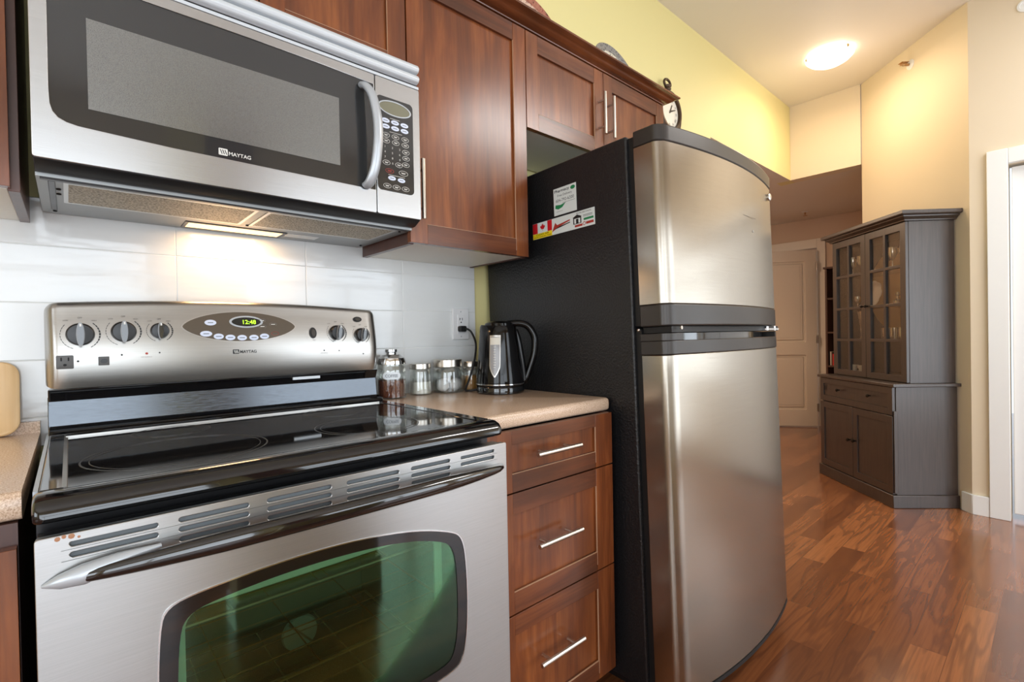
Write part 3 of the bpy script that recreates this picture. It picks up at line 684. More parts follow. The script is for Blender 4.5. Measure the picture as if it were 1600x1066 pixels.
m.use('black_gap').box(0.0285, 0.0310, yy, yy + 0.001, 1.0725, 1.0800).box(0.0400, 0.0425, yy, yy + 0.001, 1.0725, 1.0800).prism(ell(0.0355, 1.0640, 0.003, 0.0026, 12), 'y', yy, yy + 0.001); m.build('appliance_outlet', t)
m = M(); decal(m.use('panel_grey'), rrect(0.0900, 0.1090, 1.0600, 1.0795, 0.001, 2), 0.0020); decal(m.use('black_plastic'), ell(0.0995, 1.0700, 0.0065, 0.0050, 16), 0.0055); m.build('rocker_switch', t)
for x, z, r in ((0.0565, 1.071, 0.0022), (0.131, 1.082, 0.002), (0.201, 1.0845, 0.0018), (0.589, 1.077, 0.002), (0.633, 1.075, 0.0018), (0.708, 1.063, 0.0018)): s = decal(M().use('print_black'), ell(x, z, r, r, 12), 0.0009, 1); s.build('indicator_light', t)
s = M(); decal(s.use('print_red'), ell(0.1765, 1.0835, 0.0028, 0.0026, 12), 0.0009, 1); s.build('indicator_light', t)
s = M().use('print_grey').text('HOT SURFACE', (0.176, 0, 1.0755), (1, 0, 0), (0, 0, 1), 0.0022, warp=wp(0.0008)); s.build('panel_print', t); s = M().use('print_grey').text('HOT SURFACE', (0.589, 0, 1.0695), (1, 0, 0), (0, 0, 1), 0.0022, warp=wp(0.0008)); s.build('panel_print', t); s = M().use('print_grey').text('LIGHT', (0.562, 0, 1.1075), (1, 0, 0), (0, 0, 1), 0.0022, warp=wp(0.0008))
s.build('panel_print', t)
m = M(); decal(m.use('print_black'), rrect(0.3545, 0.3690, 1.0755, 1.0870, 0.001, 2), 0.0009, 2)
for k in range(3): x = 0.3580 + 0.0033 * k; m.use('print_white').prism([(x - 0.0012, 1.0850), (x, 1.0850), (x + 0.0026, 1.0775), (x + 0.0012, 1.0775)], 'y', bgy(1.081) - 0.0016, bgy(1.081) - 0.0008)
m.use('print_black').text('MAYTAG', (0.3712, 0, 1.0808), (1, 0, 0), (0, 0, 1), 0.0076, 0.0390, center=False, warp=wp(0.0009), fat=0.02); m.build('logo', t)
# oven door with slots and window
DY = -0.707
slots = []
rowsg = [((0.038, 0.128), (0, 1)), ((0.152, 0.241), (0, 1, 2)), ((0.267, 0.368), (0, 1, 2)), ((0.395, 0.496), (0, 1, 2)), ((0.522, 0.611), (0, 1, 2)), ((0.638, 0.727), (0, 1))]
RZ = [0.8585, 0.8450, 0.8312]
for (a, b), rows in rowsg:
    for r in rows: slots.append(rrect(a, b, RZ[r] - 0.0032, RZ[r] + 0.0032, 0.0031, 3))
win = smooth_poly([(0.121, 0.47), (0.123, 0.60), (0.127, 0.715), (0.136, 0.742), (0.175, 0.750), (0.30, 0.7580), (0.42, 0.7545), (0.53, 0.739), (0.612, 0.713), (0.634, 0.696), (0.643, 0.655), (0.6465, 0.57), (0.643, 0.495), (0.632, 0.446), (0.607, 0.430), (0.50, 0.425), (0.39, 0.424), (0.27, 0.425), (0.16, 0.430), (0.131, 0.440)], 2)
od = M().use('steel_range').plate(rrect(RX0 + 0.001, RX1 - 0.001, 0.205, 0.872, 0.004, 2), slots + [win], DY, DY + 0.005)
od.use('vent_shadow').plate(rrect(RX0 + 0.0015, RX1 - 0.0015, 0.206, 0.871, 0.004, 2), [win], DY + 0.0052, DY + 0.016)
od.use('black_plastic').plate(rect(RX0 + 0.003, RX1 - 0.003, 0.21, 0.868), [rect(0.085, 0.69, 0.36, 0.80)], DY + 0.0163, DY + 0.045)
door = od.build('oven_door', t, bevel=0.0015)
# raised rims round the slot rows
for (a, b), rows in rowsg:
    e0 = 0.020 if a < 0.05 else 0; e1 = 0.020 if b > 0.70 else 0
m = M().use('steel_range')
for z0, z1 in ((0.8512, 0.8524), (0.8376, 0.8388)): m.box(0.030, 0.735, DY - 0.0012, DY + 0.0005, z0, z1)
m.build('slot_rib', door)
m = M().use('black_gloss').plate(win, [smooth_poly([(a, b) for a, b in [(0.143, 0.47), (0.145, 0.60), (0.149, 0.700), (0.160, 0.722), (0.190, 0.731), (0.30, 0.7385), (0.42, 0.7350), (0.52, 0.722), (0.590, 0.700), (0.612, 0.682), (0.621, 0.645), (0.6235, 0.57), (0.621, 0.505), (0.611, 0.462), (0.590, 0.448), (0.50, 0.444), (0.39, 0.443), (0.27, 0.444), (0.17, 0.448), (0.150, 0.455)]], 2)], DY - 0.0002, DY + 0.0010)
m.build('window_border', door)
wi = [(a * 0.994 + 0.0023, b * 0.994 + 0.0035) for a, b in win]
m = M().use('chrome').plate([(0.3845 + (a - 0.3845) * 1.008, 0.59 + (b - 0.59) * 1.012) for a, b in win], [win], DY - 0.0015, DY + 0.002); m.build('window_rim', door)
M().use('oven_glass').prism(win, 'y', DY + 0.0012, DY + 0.0025).build('window_glass', door)
M().use('lens_grey').plate(rrect(0.150, 0.606, 0.455, 0.725, 0.03), [rrect(0.160, 0.588, 0.467, 0.713, 0.025)], DY + 0.030, DY + 0.034).build('inner_frame', door)
# oven handle
hp, h1, h2 = [], [], []
for i in range(41):
    u = i / 40; x = 0.040 + (0.742 - 0.040) * u; s_ = math.sin(PI * u) ** 0.55 if 0 < u < 1 else 0
    hp.append((x, DY - 0.010 - 0.034 * s_, 0.8215 + 0.006 * s_ - 0.004 * (1 - u) * (1 - s_))); k = 0.30 + 0.70 * min(1, s_ * 1.25); h1.append(0.0145 * k); h2.append(0.0115 * k)
hh = M().use('handle_black').tube(hp, h1, 16, h2).build('handle', door)
M().use('silver_paint').tube([(0.012, DY - 0.001, 0.8150), (0.028, DY - 0.006, 0.8175), (0.050, DY - 0.010, 0.821), (0.085, DY - 0.014, 0.829), (0.13, DY - 0.012, 0.834)], [0.002, 0.009, 0.013, 0.010, 0.003], 14, [0.002, 0.008, 0.012, 0.010, 0.003]).build('handle_mount', hh)
M().use('silver_paint').tube([(0.752, DY - 0.001, 0.822), (0.745, DY - 0.003, 0.822), (0.73, DY - 0.004, 0.823), (0.70, DY - 0.004, 0.825)], [0.002, 0.006, 0.006, 0.003], 14, [0.002, 0.007, 0.008, 0.003]).build('handle_mount', hh)
cr_ = M().use('crust')
for x, z, r in ((0.027, 0.868, 0.0030), (0.033, 0.8695, 0.0024), (0.040, 0.8685, 0.0034), (0.047, 0.866, 0.0016)): cr_.lathe([(0, -0.0008), (r, -0.0004), (r, 0.0006), (0, 0.0006)], (x, DY, z), 7, axis='y')
cr_.build('scorch_spot', door)
M().use('steel_range').box(RX0 + 0.001, RX1 - 0.001, DY, DY + 0.04, 0.065, 0.200).build('storage_drawer', t, bevel=0.003)

# ------------------------------------------------------------------ over-the-range microwave
t = mw = thing('microwave', 'stainless over-the-range microwave with dark window and grey curved handle', 'microwave', (0.382, -0.19, 1.40))
MY = -0.376
M().use('hood_dark').box(0.003, 0.7605, -0.353, -0.009, 1.432, 1.842).build('body', t)
# underside pan
m = M().use('hood_dark').prism([(-0.372, 1.4265), (-0.345, 1.414), (-0.328, 1.4135), (-0.328, 1.4315), (-0.372, 1.4315)], 'x', 0.004, 0.7595)
m.use('hood_grey').prism([(0.004, -0.328), (0.7595, -0.328), (0.7595, -0.020), (0.745, -0.004), (0.018, -0.004), (0.004, -0.020)], 'z', 1.4065, 1.4315)
m.use('hood_dark').box(0.010, 0.750, -0.3285, -0.316, 1.4035, 1.4068).box(0.020, 0.030, -0.316, -0.060, 1.4035, 1.4068)
for x, y in ((0.026, -0.040), (0.026, -0.300), (0.740, -0.045), (0.736, -0.300), (0.39, -0.135), (0.034, -0.25), (0.034, -0.21)): m.use('black_gap').lathe([(0.004, 0), (0.004, -0.002), (0, -0.003)], (x, y, 1.4065), 10)
m.build('underside_panel', t, bevel=0.0015)
for a, b in ((0.041, 0.372), (0.392, 0.722)):
    m = M().use('steel_edge').plate(rect(a, b, -0.312, -0.140), [rect(a + 0.007, b - 0.007, -0.305, -0.147)], 1.4045, 1.4064, 'z'); m.use('filter_mesh').box(a + 0.007, b - 0.007, -0.305, -0.147, 1.4050, 1.4062); m.build('grease_filter', t)
m = M().use('hood_dark').plate(rect(0.262, 0.500, -0.098, -0.022), [rect(0.270, 0.492, -0.090, -0.030)], 1.4045, 1.4064, 'z'); m.use('hood_lens').box(0.270, 0.492, -0.090, -0.030, 1.4052, 1.4062); m.use('bulb_glow').box(0.350, 0.378, -0.072, -0.052, 1.4046, 1.4053); m.build('cooktop_lamp', t)
M().use('label_white').box(0.505, 0.592, -0.092, -0.050, 1.4055, 1.4064).build('underside_label', t)
l = bpy.data.lights.new('cooktop_lamp_light', 'AREA'); l.shape = 'RECTANGLE'; l.size = 0.16; l.size_y = 0.05; l.energy = 0.8; l.color = (1.0, 0.58, 0.28)
lo = bpy.data.objects.new('cooktop_lamp_light', l); COL.objects.link(lo); lo.location = (0.375, -0.058, 1.400)
# door, glass, control side
win = [(0.026, 1.700), (0.0255, 1.545), (0.0265, 1.524), (0.030, 1.511), (0.037, 1.502), (0.048, 1.4965), (0.064, 1.4935), (0.20, 1.4885), (0.40, 1.487), (0.6285, 1.486), (0.6285, 1.752), (0.50, 1.7555), (0.35, 1.757), (0.15, 1.756), (0.055, 1.750), (0.034, 1.738), (0.027, 1.722)]
md = M().use('steel_mw').plate(rrect(0.0025, 0.6310, 1.4275, 1.7775, 0.004, 2), [win], MY, MY + 0.020); md.box(0.006, 0.629, MY + 0.0203, MY + 0.0225, 1.43, 1.775)
mdoor = md.build('microwave_door', t, bevel=0.003, seg=3)
M().use('mw_glass').prism(win, 'y', MY + 0.0025, MY + 0.0055).build('door_glass', mdoor)
M().use('mw_mesh').box(0.077, 0.5385, MY + 0.0019, MY + 0.0026, 1.528, 1.690).build('window_mesh', mdoor)
hpts = [(0.602, MY - 0.002, 1.490), (0.605, MY - 0.018, 1.497), (0.612, MY - 0.032, 1.53), (0.6165, MY - 0.040, 1.58), (0.6175, MY - 0.042, 1.62), (0.6155, MY - 0.040, 1.66), (0.609, MY - 0.032, 1.705), (0.601, MY - 0.018, 1.730), (0.598, MY - 0.002, 1.738)]
def catmull(p, n=5):
    p = [Vector(q) for q in p]; o = []
    for i in range(len(p) - 1):
        a, b, c_, d = p[max(i - 1, 0)], p[i], p[i + 1], p[min(i + 2, len(p) - 1)]
        for k in range(n): u = k / n; o.append(0.5 * ((2 * b) + (c_ - a) * u + (2 * a - 5 * b + 4 * c_ - d) * u * u + (3 * b - a - 3 * c_ + d) * u ** 3))
    o.append(p[-1]); return o
hs = catmull(hpts); M().use('silver_paint').tube(hs, [0.0130 if 2 < i < len(hs) - 3 else 0.0125 for i in range(len(hs))], 14, 0.0090, up=(1, 0, 0)).build('handle', mdoor)
m = M().use('print_white').prism(rrect(0.2805, 0.2970, 1.4945, 1.5085, 0.0015, 2), 'y', MY + 0.0015, MY + 0.0026)
for k in range(3): x = 0.2842 + 0.0042 * k; m.use('print_black').prism([(x - 0.0016, 1.5060), (x, 1.5060), (x + 0.0032, 1.4970), (x + 0.0016, 1.4970)], 'y', MY + 0.0009, MY + 0.0016)
m.use('print_white').text('MAYTAG', (0.2992, MY + 0.0018, 1.5005), (1, 0, 0), (0, 0, 1), 0.0078, 0.0420, center=False, fat=0.01); m.build('logo', mdoor)
cp = rrect(0.6340, 0.7390, 1.4890, 1.7300, 0.016, 6); cp = [(a, b - 0.06 * max(0, (a - 0.69)) if b > 1.70 else b) for a, b in cp]
m = M().use('steel_mw').plate(rrect(0.6330, 0.7610, 1.4275, 1.7775, 0.004, 2), [], MY, MY + 0.022); side = m.build('control_frame', t, bevel=0.003, seg=3)
m = M().use('mw_glass').prism(rrect(0.6350, 0.7395, 1.4890, 1.7300, 0.012, 6), 'y', MY - 0.0012, MY + 0.0005); kp = m.build('keypad', t)
yy = MY - 0.0012
m = M().use('silver_paint').plate(ell(0.6865, 1.7045, 0.0475, 0.0195, 40), [ell(0.6865, 1.7045, 0.0438, 0.0165, 40)], yy - 0.0010, yy); m.use('display_grey').prism(ell(0.6865, 1.7045, 0.0435, 0.0162, 40), 'y', yy - 0.0006, yy); m.build('display', kp)
def btn(x, z, w_, h_, fill, inkn='print_white'):
    m = M()
    if fill: m.use('btn_white').prism(ell(x, z, w_, h_, 20), 'y', yy - 0.0009, yy); m.use('label_ink').box(x - w_ * .5, x + w_ * .5, yy - 0.0013, yy - 0.0008, z - 0.0009, z + 0.0009)
    else: m.use(inkn).plate(ell(x, z, w_, h_, 20), [ell(x, z, w_ - 0.0008, h_ - 0.0008, 20)], yy - 0.0007, yy); m.box(x - w_ * .5, x + w_ * .5, yy - 0.0007, yy, z + 0.0003, z + 0.0015).box(x - w_ * .35, x + w_ * .35, yy - 0.0007, yy, z - 0.0018, z - 0.0006)
    m.build('button', kp)
for x in (0.6590, 0.6860, 0.7135):
    for z in (1.6690, 1.6540): btn(x, z, 0.0115, 0.0058, True)
for x, z in ((0.6595, 1.632), (0.6865, 1.632), (0.7150, 1.632), (0.6595, 1.617), (0.6870, 1.617), (0.7150, 1.617), (0.7165, 1.599), (0.7165, 1.583), (0.6595, 1.561), (0.6950, 1.561), (0.7155, 1.566)): btn(x, z, 0.0105, 0.0062, False)
btn(0.7080, 1.542, 0.0135, 0.0068, False); btn(0.668, 1.541, 0.0120, 0.0058, False, 'print_red'); btn(0.674, 1.523, 0.0110, 0.0056, True); btn(0.7015, 1.522, 0.0110, 0.0056, True)
for x in (0.6605, 0.6870, 0.7135): btn(x, 1.5015, 0.0110, 0.0062, False)
for i, tx in enumerate(('1', '2', '3', '4', '5', '6', '7', '8', '9')): M().use('print_white').text(tx, (0.6560 + 0.0210 * (i % 3), yy - 0.0004, 1.6020 - 0.0135 * (i // 3)), (1, 0, 0), (0, 0, 1), 0.0052).build('keypad_number', kp)
M().use('print_white').text('0', (0.677, yy - 0.0004, 1.5615), (1, 0, 0), (0, 0, 1), 0.0052).build('keypad_number', kp)
for a, b, z in ((0.672, 0.700, 1.6770), (0.670, 0.706, 1.6420), (0.664, 0.712, 1.5305)): M().use('print_white').box(a, b, yy - 0.0005, yy, z, z + 0.0009).build('keypad_print', kp)
# vent louvres
m = M().use('hood_dark').box(0.006, 0.757, -0.372, -0.355, 1.779, 1.842); m.use('louver_white').box(0.004, 0.760, MY, -0.366, 1.7785, 1.7855); m.build('vent_frame', t)
for z in (1.8000, 1.8270):
    p = [(-0.373 + 0.0, z - 0.0125), (-0.387, z - 0.0090), (-0.392, z), (-0.387, z + 0.0095), (-0.373, z + 0.0125)]
    M().use('louver_white').prism(p, 'x', 0.006, 0.7555, False).build('louver', t, bevel=0.003)

# ------------------------------------------------------------------ refrigerator (leans back a little on its feet)
LEAN = math.radians(-1.6)
fr = thing('refrigerator', 'tall top-freezer refrigerator with bowed stainless doors and black pebbled sides', 'refrigerator', (1.283, 0, 0), (LEAN, 0, 0), local=True)
FWD = 0.812
M().use('fridge_black').box(0.0, FWD - 0.006, -0.722, -0.055, 0.040, 1.676).build('cabinet_body', fr, bevel=0.006, seg=3)
M().use('black_plastic').box(0.02, FWD - 0.02, -0.70, -0.30, 0.012, 0.0395).build('base_grille', fr)
for x in (0.05, FWD - 0.06):
    M().use('rubber').lathe([(0.018, -0.020), (0.018, 0.0115)], (x, -0.68, 0.0), 16).build('foot', fr); M().use('rubber').lathe([(0.018, 0.0), (0.018, 0.0395)], (x, -0.12, 0.0), 16).build('foot', fr)
def door_plan(grow=0.0, back=-0.742):
    x0, x1 = 0.006 - grow, FWD - 0.004 + grow; xm = (x0 + x1) / 2; pts = [(x1, back), (x0, back)]
    def arcy(x): u = (x - xm) / (x1 - xm); return -(0.826 + grow + 0.046 * (1 - u * u))
    r = 0.020
    pts.append((x0, arcy(x0) + r + 0.004))
    for k in range(1, 6): a = PI / 2 * k / 6; pts.append((x0 + r * (1 - math.cos(a)) * 1.0, arcy(x0) + 0.004 + r * (1 - math.sin(a)) - 0.004 * k / 6))
    for k in range(33): x = x0 + r + (x1 - x0 - 2 * r) * k / 32; pts.append((x, arcy(x)))
    for k in range(5, 0, -1): a = PI / 2 * k / 6; pts.append((x1 - r * (1 - math.cos(a)), arcy(x1) + 0.004 + r * (1 - math.sin(a)) - 0.004 * k / 6))
    pts.append((x1, arcy(x1) + r + 0.004)); return pts
def slabz(m, pts, z0, z1, dz0=None, dz1=None):
    f0 = dz0 or (lambda x: 0); f1 = dz1 or (lambda x: 0)
    return m.loft([[(x, y, z0 + f0(x)) for x, y in pts], [(x, y, z1 + f1(x)) for x, y in pts]], True, True)
M().use('gasket').box(0.012, FWD - 0.012, -0.742, -0.7225, 0.06, 1.100).build('gasket', fr); M().use('gasket').box(0.012, FWD - 0.012, -0.742, -0.7225, 1.110, 1.670).build('gasket', fr)
P0 = door_plan(); P1 = door_plan(0.0015)
def sm(o):
    for p in o.data.polygons: pass
    return o
low = M(); slabz(low.use('steel_fridge'), P0, 0.060, 1.024); lt = M(); slabz(lt.use('gasket'), door_plan(0.001), 0.048, 0.0598); d1 = low.build('refrigerator_door', fr, bevel=0.003); lt.build('bottom_trim', d1)
up = M(); slabz(up.use('steel_fridge'), P0, 1.170, 1.634); d2 = up.build('freezer_door', fr, bevel=0.0015)
capd = lambda x: -0.010 * (1 - min(1, max(0, (x - 0.0) / 0.035))) - 0.012 * max(0, (x - 0.60) / 0.2)
m = M(); slabz(m.use('fridge_cap'), P1, 1.6345, 1.682, dz0=None); m.build('top_cap', d2, bevel=0.004)
m = M(); slabz(m.use('fridge_cap'), P1, 1.106, 1.1695); m.build('bottom_trim', d2, bevel=0.004)
# lower door's top trim with the hand recess
m = M(); slabz(m.use('fridge_cap'), P1, 1.0245, 1.064); tr_ = m.build('top_trim', d1, bevel=0.002)
xs0 = [p for p in P1]
def seg(pts, a, b): return [p for p in pts if a <= p[0] <= b and p[1] < -0.80]
m = M().use('fridge_cap'); left = [(-0.0 + 0.0045, -0.742)] + [p for p in P1 if p[0] <= 0.075 and p[1] < -0.75]; left += [(left[-1][0], -0.742)]
slabz(m, left, 1.0645, 1.0855); m.build('top_trim', d1, bevel=0.001); m = M().use('fridge_cap'); right = [p for p in P1 if p[0] >= FWD - 0.05 and p[1] < -0.75]; right = [(right[0][0], -0.742)] + right + [(FWD - 0.003, -0.742)]
slabz(m, right, 1.0645, 1.0855); m.build('top_trim', d1, bevel=0.001)
m = M().use('black_gloss'); rec = [(p[0], p[1] + 0.045) for p in seg(P1, 0.077, FWD - 0.052)]; rec = [(rec[0][0], -0.743)] + rec + [(rec[-1][0], -0.743)]; slabz(m, rec, 1.0645, 1.0855); m.build('handle_recess', d1)
M().use('gasket').box(0.02, FWD - 0.01, -0.835, -0.7435, 1.0875, 1.1045).build('hinge_cover', d1)
m = M().use('chrome').box(FWD - 0.16, FWD - 0.03, -0.845, -0.80, 1.090, 1.096).lathe([(0.008, 0), (0.008, 0.016)], (FWD - 0.04, -0.83, 1.0885), 12).lathe([(0.006, 0), (0.006, 0.014)], (FWD - 0.13, -0.84, 1.089), 12); m.build('middle_hinge', d1)
m = M().use('nickel').lathe([(0.0055, 0), (0.0055, -0.004), (0.003, -0.006)], (0.006, -0.735, 1.098), 10, axis='y'); m.build('hinge_screw', d1); m = M().use('nickel').lathe([(0.0055, 0), (0.0055, -0.004)], (0.050, -0.846, 1.1), 10, axis='y'); m.build('hinge_screw', d1)
m = M().use('nickel').lathe([(0.013, 0.004), (0.0135, -0.003), (0.010, -0.0055), (0, -0.006)], (FWD - 0.075, -0.8475, 1.592), 24, axis='y'); m.build('round_badge', d2)
m = M().use('steel_edge').lathe([(0.004, 0.002), (0.004, -0.0008), (0, -0.0012)], (0.135, -0.8495, 1.245), 12, axis='y'); m.build('dent_mark', d2); m = M().use('steel_edge').lathe([(0.004, 0.002), (0.004, -0.0008), (0, -0.0012)], (0.52, -0.8695, 1.430), 12, axis='y'); m.build('dent_mark', d2)
M().use('print_grey').box(0.44, 0.54, -0.8722, -0.8712, 1.4745, 1.4752).build('scratch_mark', d2)

# magnets on the fridge side: plane x = 1.287, tilted with it
def on_side(name, label, yc, zc, hw, hh):
    return thing(name, label, 'magnet', (1.2828, yc, zc), (LEAN, 0, 0), local=True)
t = on_side('fridge_magnet', 'white rectangular pharmacy phone-number magnet with a green leaf, the upper of two', -0.432, 1.560, 0, 0)
M().use('magnet_white').box(-0.0012, -0.0002, -0.050, 0.050, -0.0455, 0.0455).build('card', t)
ux = (0, -1, 0); uz = (0, 0, 1); xx = -0.0014
m = M().use('magnet_ink').text('Pharmacy', (xx, 0.012, 0.0340), ux, uz, 0.0125, 0.066, fat=0.02).text('Free Delivery', (xx, 0.0, 0.0185), ux, uz, 0.0100, 0.064).text('604-792-6200', (xx, 0.0, 0.0030), ux, uz, 0.0100, 0.080)
m.use('magnet_green').prism([(0.042, -0.010), (0.044, -0.021), (0.030, -0.026), (0.012, -0.022), (-0.004, -0.0085), (0.020, -0.013)], 'x', xx, xx + 0.0004).prism(ell(-0.036, 0.0335, 0.010, 0.0065, 20), 'x', xx, xx + 0.0004)
m.use('label_ink').box(xx, xx + 0.0003, -0.044, 0.010, -0.0082, -0.0072).box(xx, xx + 0.0003, 0.010, 0.040, -0.034, -0.0332); m.build('print', t)
t = on_side('fridge_magnet', 'long white strip magnet with maple leaf flag and yellow band, below the pharmacy magnet', -0.4175, 1.480, 0, 0)
M().use('magnet_white').box(-0.0012, -0.0002, -0.139, 0.139, -0.0275, 0.0275).build('card', t)
m = M().use('flag_red').box(xx, xx + 0.0005, 0.115, 0.1385, -0.009, 0.027).box(xx, xx + 0.0005, 0.046, 0.067, -0.009, 0.027)
leaf = [(0, 13), (2.2, 8.5), (5, 10), (4, 4), (7.5, 7), (8.2, 5), (12, 5.8), (10.5, 2.2), (12.5, 1.0), (6.5, -4.0), (7.2, -6.4), (1, -5.6), (0.6, -12)]
leaf = leaf + [(-a, b) for a, b in reversed(leaf[1:])]
m.prism([(0.0905 + a * 0.00098, 0.009 + b * 0.00105) for a, b in leaf], 'x', xx, xx + 0.0005)
m.use('flag_yellow').box(xx, xx + 0.0005, 0.046, 0.1385, -0.0272, -0.0095); m.use('print_black').text('CLEAN AIR', (xx - 0.0003, 0.092, -0.0145), ux, uz, 0.0062, 0.062).text('YOUR COMFORT TEAM', (xx - 0.0003, 0.092, -0.0228), ux, uz, 0.0050, 0.082)
m.use('print_red').prism([(0.046, -0.018), (0.030, 0.012), (0.022, 0.002), (-0.036, 0.010), (-0.036, 0.006), (0.018, -0.006)], 'x', xx, xx + 0.0004)
m.use('print_black').prism([(0.040, -0.012), (0.010, -0.004), (-0.036, 0.002), (-0.036, -0.001), (0.008, -0.008)], 'x', xx - 0.0002, xx + 0.0002)
m.plate(rect(-0.084, -0.050, -0.012, 0.010), [rect(-0.080, -0.054, -0.010, 0.006)], xx, xx + 0.0004, 'x'); m.prism([(-0.047, 0.010), (-0.067, 0.018), (-0.087, 0.010)], 'x', xx, xx + 0.0004); m.box(xx, xx + 0.0004, -0.072, -0.062, -0.010, 0.004)
m.text('HEATING AND COOLING', (xx - 0.0002, -0.095, 0.0215), ux, uz, 0.0050, 0.062).box(xx, xx + 0.0003, -0.130, -0.092, 0.010, 0.0115).box(xx, xx + 0.0003, -0.130, -0.092, 0.006, 0.0072); m.use('magnet_green').box(xx, xx + 0.0004, -0.134, -0.094, -0.006, 0.001)
m.use('print_red').box(xx, xx + 0.0004, -0.134, -0.103, -0.020, -0.012).box(xx, xx + 0.0004, -0.088, -0.056, -0.022, -0.015).plate(ell(-0.0955, -0.016, 0.006, 0.006, 16), [ell(-0.0955, -0.016, 0.004, 0.004, 16)], xx, xx + 0.0004, 'x'); m.build('print', t)

# ------------------------------------------------------------------ outlet, kettle, jars, cutting board
t = thing('wall_outlet', 'white double wall outlet on the tile with the kettle plug in its lower socket', 'outlet', (1.155, -0.003, 1.156))
M().use('outlet_white').box(1.1175, 1.1925, -0.0075, -0.0008, 1.0985, 1.2165).build('cover_plate', t, bevel=0.002)
M().use('outlet_white').box(1.1385, 1.1715, -0.0095, -0.0078, 1.1225, 1.1925).build('socket_face', t, bevel=0.001)
m = M()
for z in (1.176,): m.use('black_gap').box(1.1475, 1.1495, -0.0100, -0.0093, z - 0.004, z + 0.005).box(1.1595, 1.1615, -0.0100, -0.0093, z - 0.004, z + 0.005).box(1.1495, 1.1525, -0.0100, -0.0093, z, z + 0.0015).lathe([(0.0026, 0), (0.0026, -0.0006)], (1.1545, -0.0094, z - 0.012), 10, axis='y')
m.build('socket_slots', t); 
for z in (1.1105, 1.2045): M().use('silver_paint').lathe([(0.0028, 0.0004), (0.0024, -0.0010), (0, -0.0012)], (1.155, -0.0076, z), 12, axis='y').build('screw', t)

KX, KY, KZ = 1.150, -0.237, 0.9141
t = thing('electric_kettle', 'glossy black electric kettle with clear water gauge on the countertop beside the fridge', 'kettle', (KX, KY, KZ), (0, 0, 0), local=True)
hd = Vector((0.743, -0.669, 0)); sd = Vector((-0.669, -0.743, 0))   # towards the handle; towards the viewer
M().use('black_gloss').lathe([(0.080, 0), (0.083, 0.003), (0.0835, 0.020), (0.082, 0.0235), (0, 0.0235)], (0, 0, 0), 56).build('power_base', t)
bprof = [(0.0825, 0.0240), (0.0835, 0.030), (0.0830, 0.044), (0.0800, 0.070), (0.0745, 0.110), (0.0700, 0.150), (0.0650, 0.185), (0.0618, 0.205), (0.0595, 0.222), (0.0550, 0.2300)]
rings = []
for r, h in bprof:
    ring = []
    for i in range(64):
        a = 2 * PI * i / 64; d = Vector((math.cos(a), math.sin(a), 0)); sp = max(0, d.dot(-hd)); k = (h - 0.024) / 0.206
        rr = r * (1 + 0.14 * k ** 3 * sp ** 6); ring.append((d.x * rr, d.y * rr, h + 0.004 * k * k * sp ** 3))
    rings.append(ring)
body = M().use('kettle_black').loft(rings, True, True).build('kettle_body', t)
M().use('chrome').lathe([(0.0832, 0), (0.0845, 0.0012), (0.0845, 0.0042), (0.0832, 0.0052)], (0, 0, 0.0300), 56).build('metal_band', t)
m = M().use('kettle_black').lathe([(0.0500, 0.2302), (0.0490, 0.2380), (0.0400, 0.2440), (0.020, 0.2465), (0.0, 0.247)], (0, 0, 0), 40); m.build('lid', t)
def kp_(u, r, z): return tuple(hd * r + Vector((0, 0, z)) + sd * u)
hpth = catmull([kp_(0, 0.030, 0.236), kp_(0, 0.068, 0.2380), kp_(0, 0.098, 0.2280), kp_(0, 0.1180, 0.1980), kp_(0, 0.1225, 0.1650), kp_(0, 0.1170, 0.1250), kp_(0, 0.1040, 0.0850), kp_(0, 0.0900, 0.0480), kp_(0, 0.0780, 0.036)], 5)
M().use('kettle_black').tube(hpth, [0.0130 - 0.004 * abs(i / (len(hpth) - 1) - 0.4) for i in range(len(hpth))], 14, [0.0150 - 0.005 * i / len(hpth) for i in range(len(hpth))], up=(0, 0, 1)).build('handle', t)
M().use('kettle_black').tube(catmull([kp_(0, 0.055, 0.215), kp_(0, 0.066, 0.180), kp_(0, 0.074, 0.13), kp_(0, 0.081, 0.08), kp_(0, 0.084, 0.045)], 4), 0.0125, 12, 0.010, up=tuple(sd)).build('handle_spine', t)
# gauge window facing the viewer, following the body
def bodyr(h):
    for (r0, h0), (r1, h1_) in zip(bprof, bprof[1:]):
        if h0 <= h <= h1_: return r0 + (r1 - r0) * (h - h0) / (h1_ - h0)
    return bprof[-1][0]
def gauge(m, w_, za, zb, eps, point=0.0):
    n = 14; L_, R_ = [], []
    for k in range(n + 1):
        h = za + (zb - za) * k / n; wd = w_ * (1 if k > 4 or not point else math.sin(PI / 2 * (k + 0.3) / 4.5)); r = bodyr(h) + eps; row = []
        for u in (-1, -0.5, 0, 0.5, 1):
            a = math.atan2(sd.y, sd.x) - 0.20 + u * wd / r; row.append((r * math.cos(a), r * math.sin(a), h))
        L_.append(row)
    m.loft(L_, False, True, closed=False); return m
g = M(); gauge(g.use('steel_edge'), 0.0190, 0.058, 0.198, 0.0006, 1); gauge(g.use('gauge_clear'), 0.0165, 0.064, 0.192, 0.0014, 1); gauge(g.use('gauge_light'), 0.0160, 0.166, 0.190, 0.0020)
for k in range(9): gauge(g.use('print_white'), 0.004, 0.090 + 0.0085 * k, 0.0915 + 0.0085 * k, 0.0024)
g.build('water_gauge', body)
cord = catmull([(-0.062, 0.052, 0.012), (-0.082, 0.070, 0.008), (-0.082, 0.090, 0.010), (-0.063, 0.096, 0.042), (-0.047, 0.093, 0.085), (-0.024, 0.106, 0.132), (0.016, 0.155, 0.172), (0.027, 0.193, 0.210), (0.016, 0.203, 0.2235), (0.006, 0.213, 0.2245)], 6)
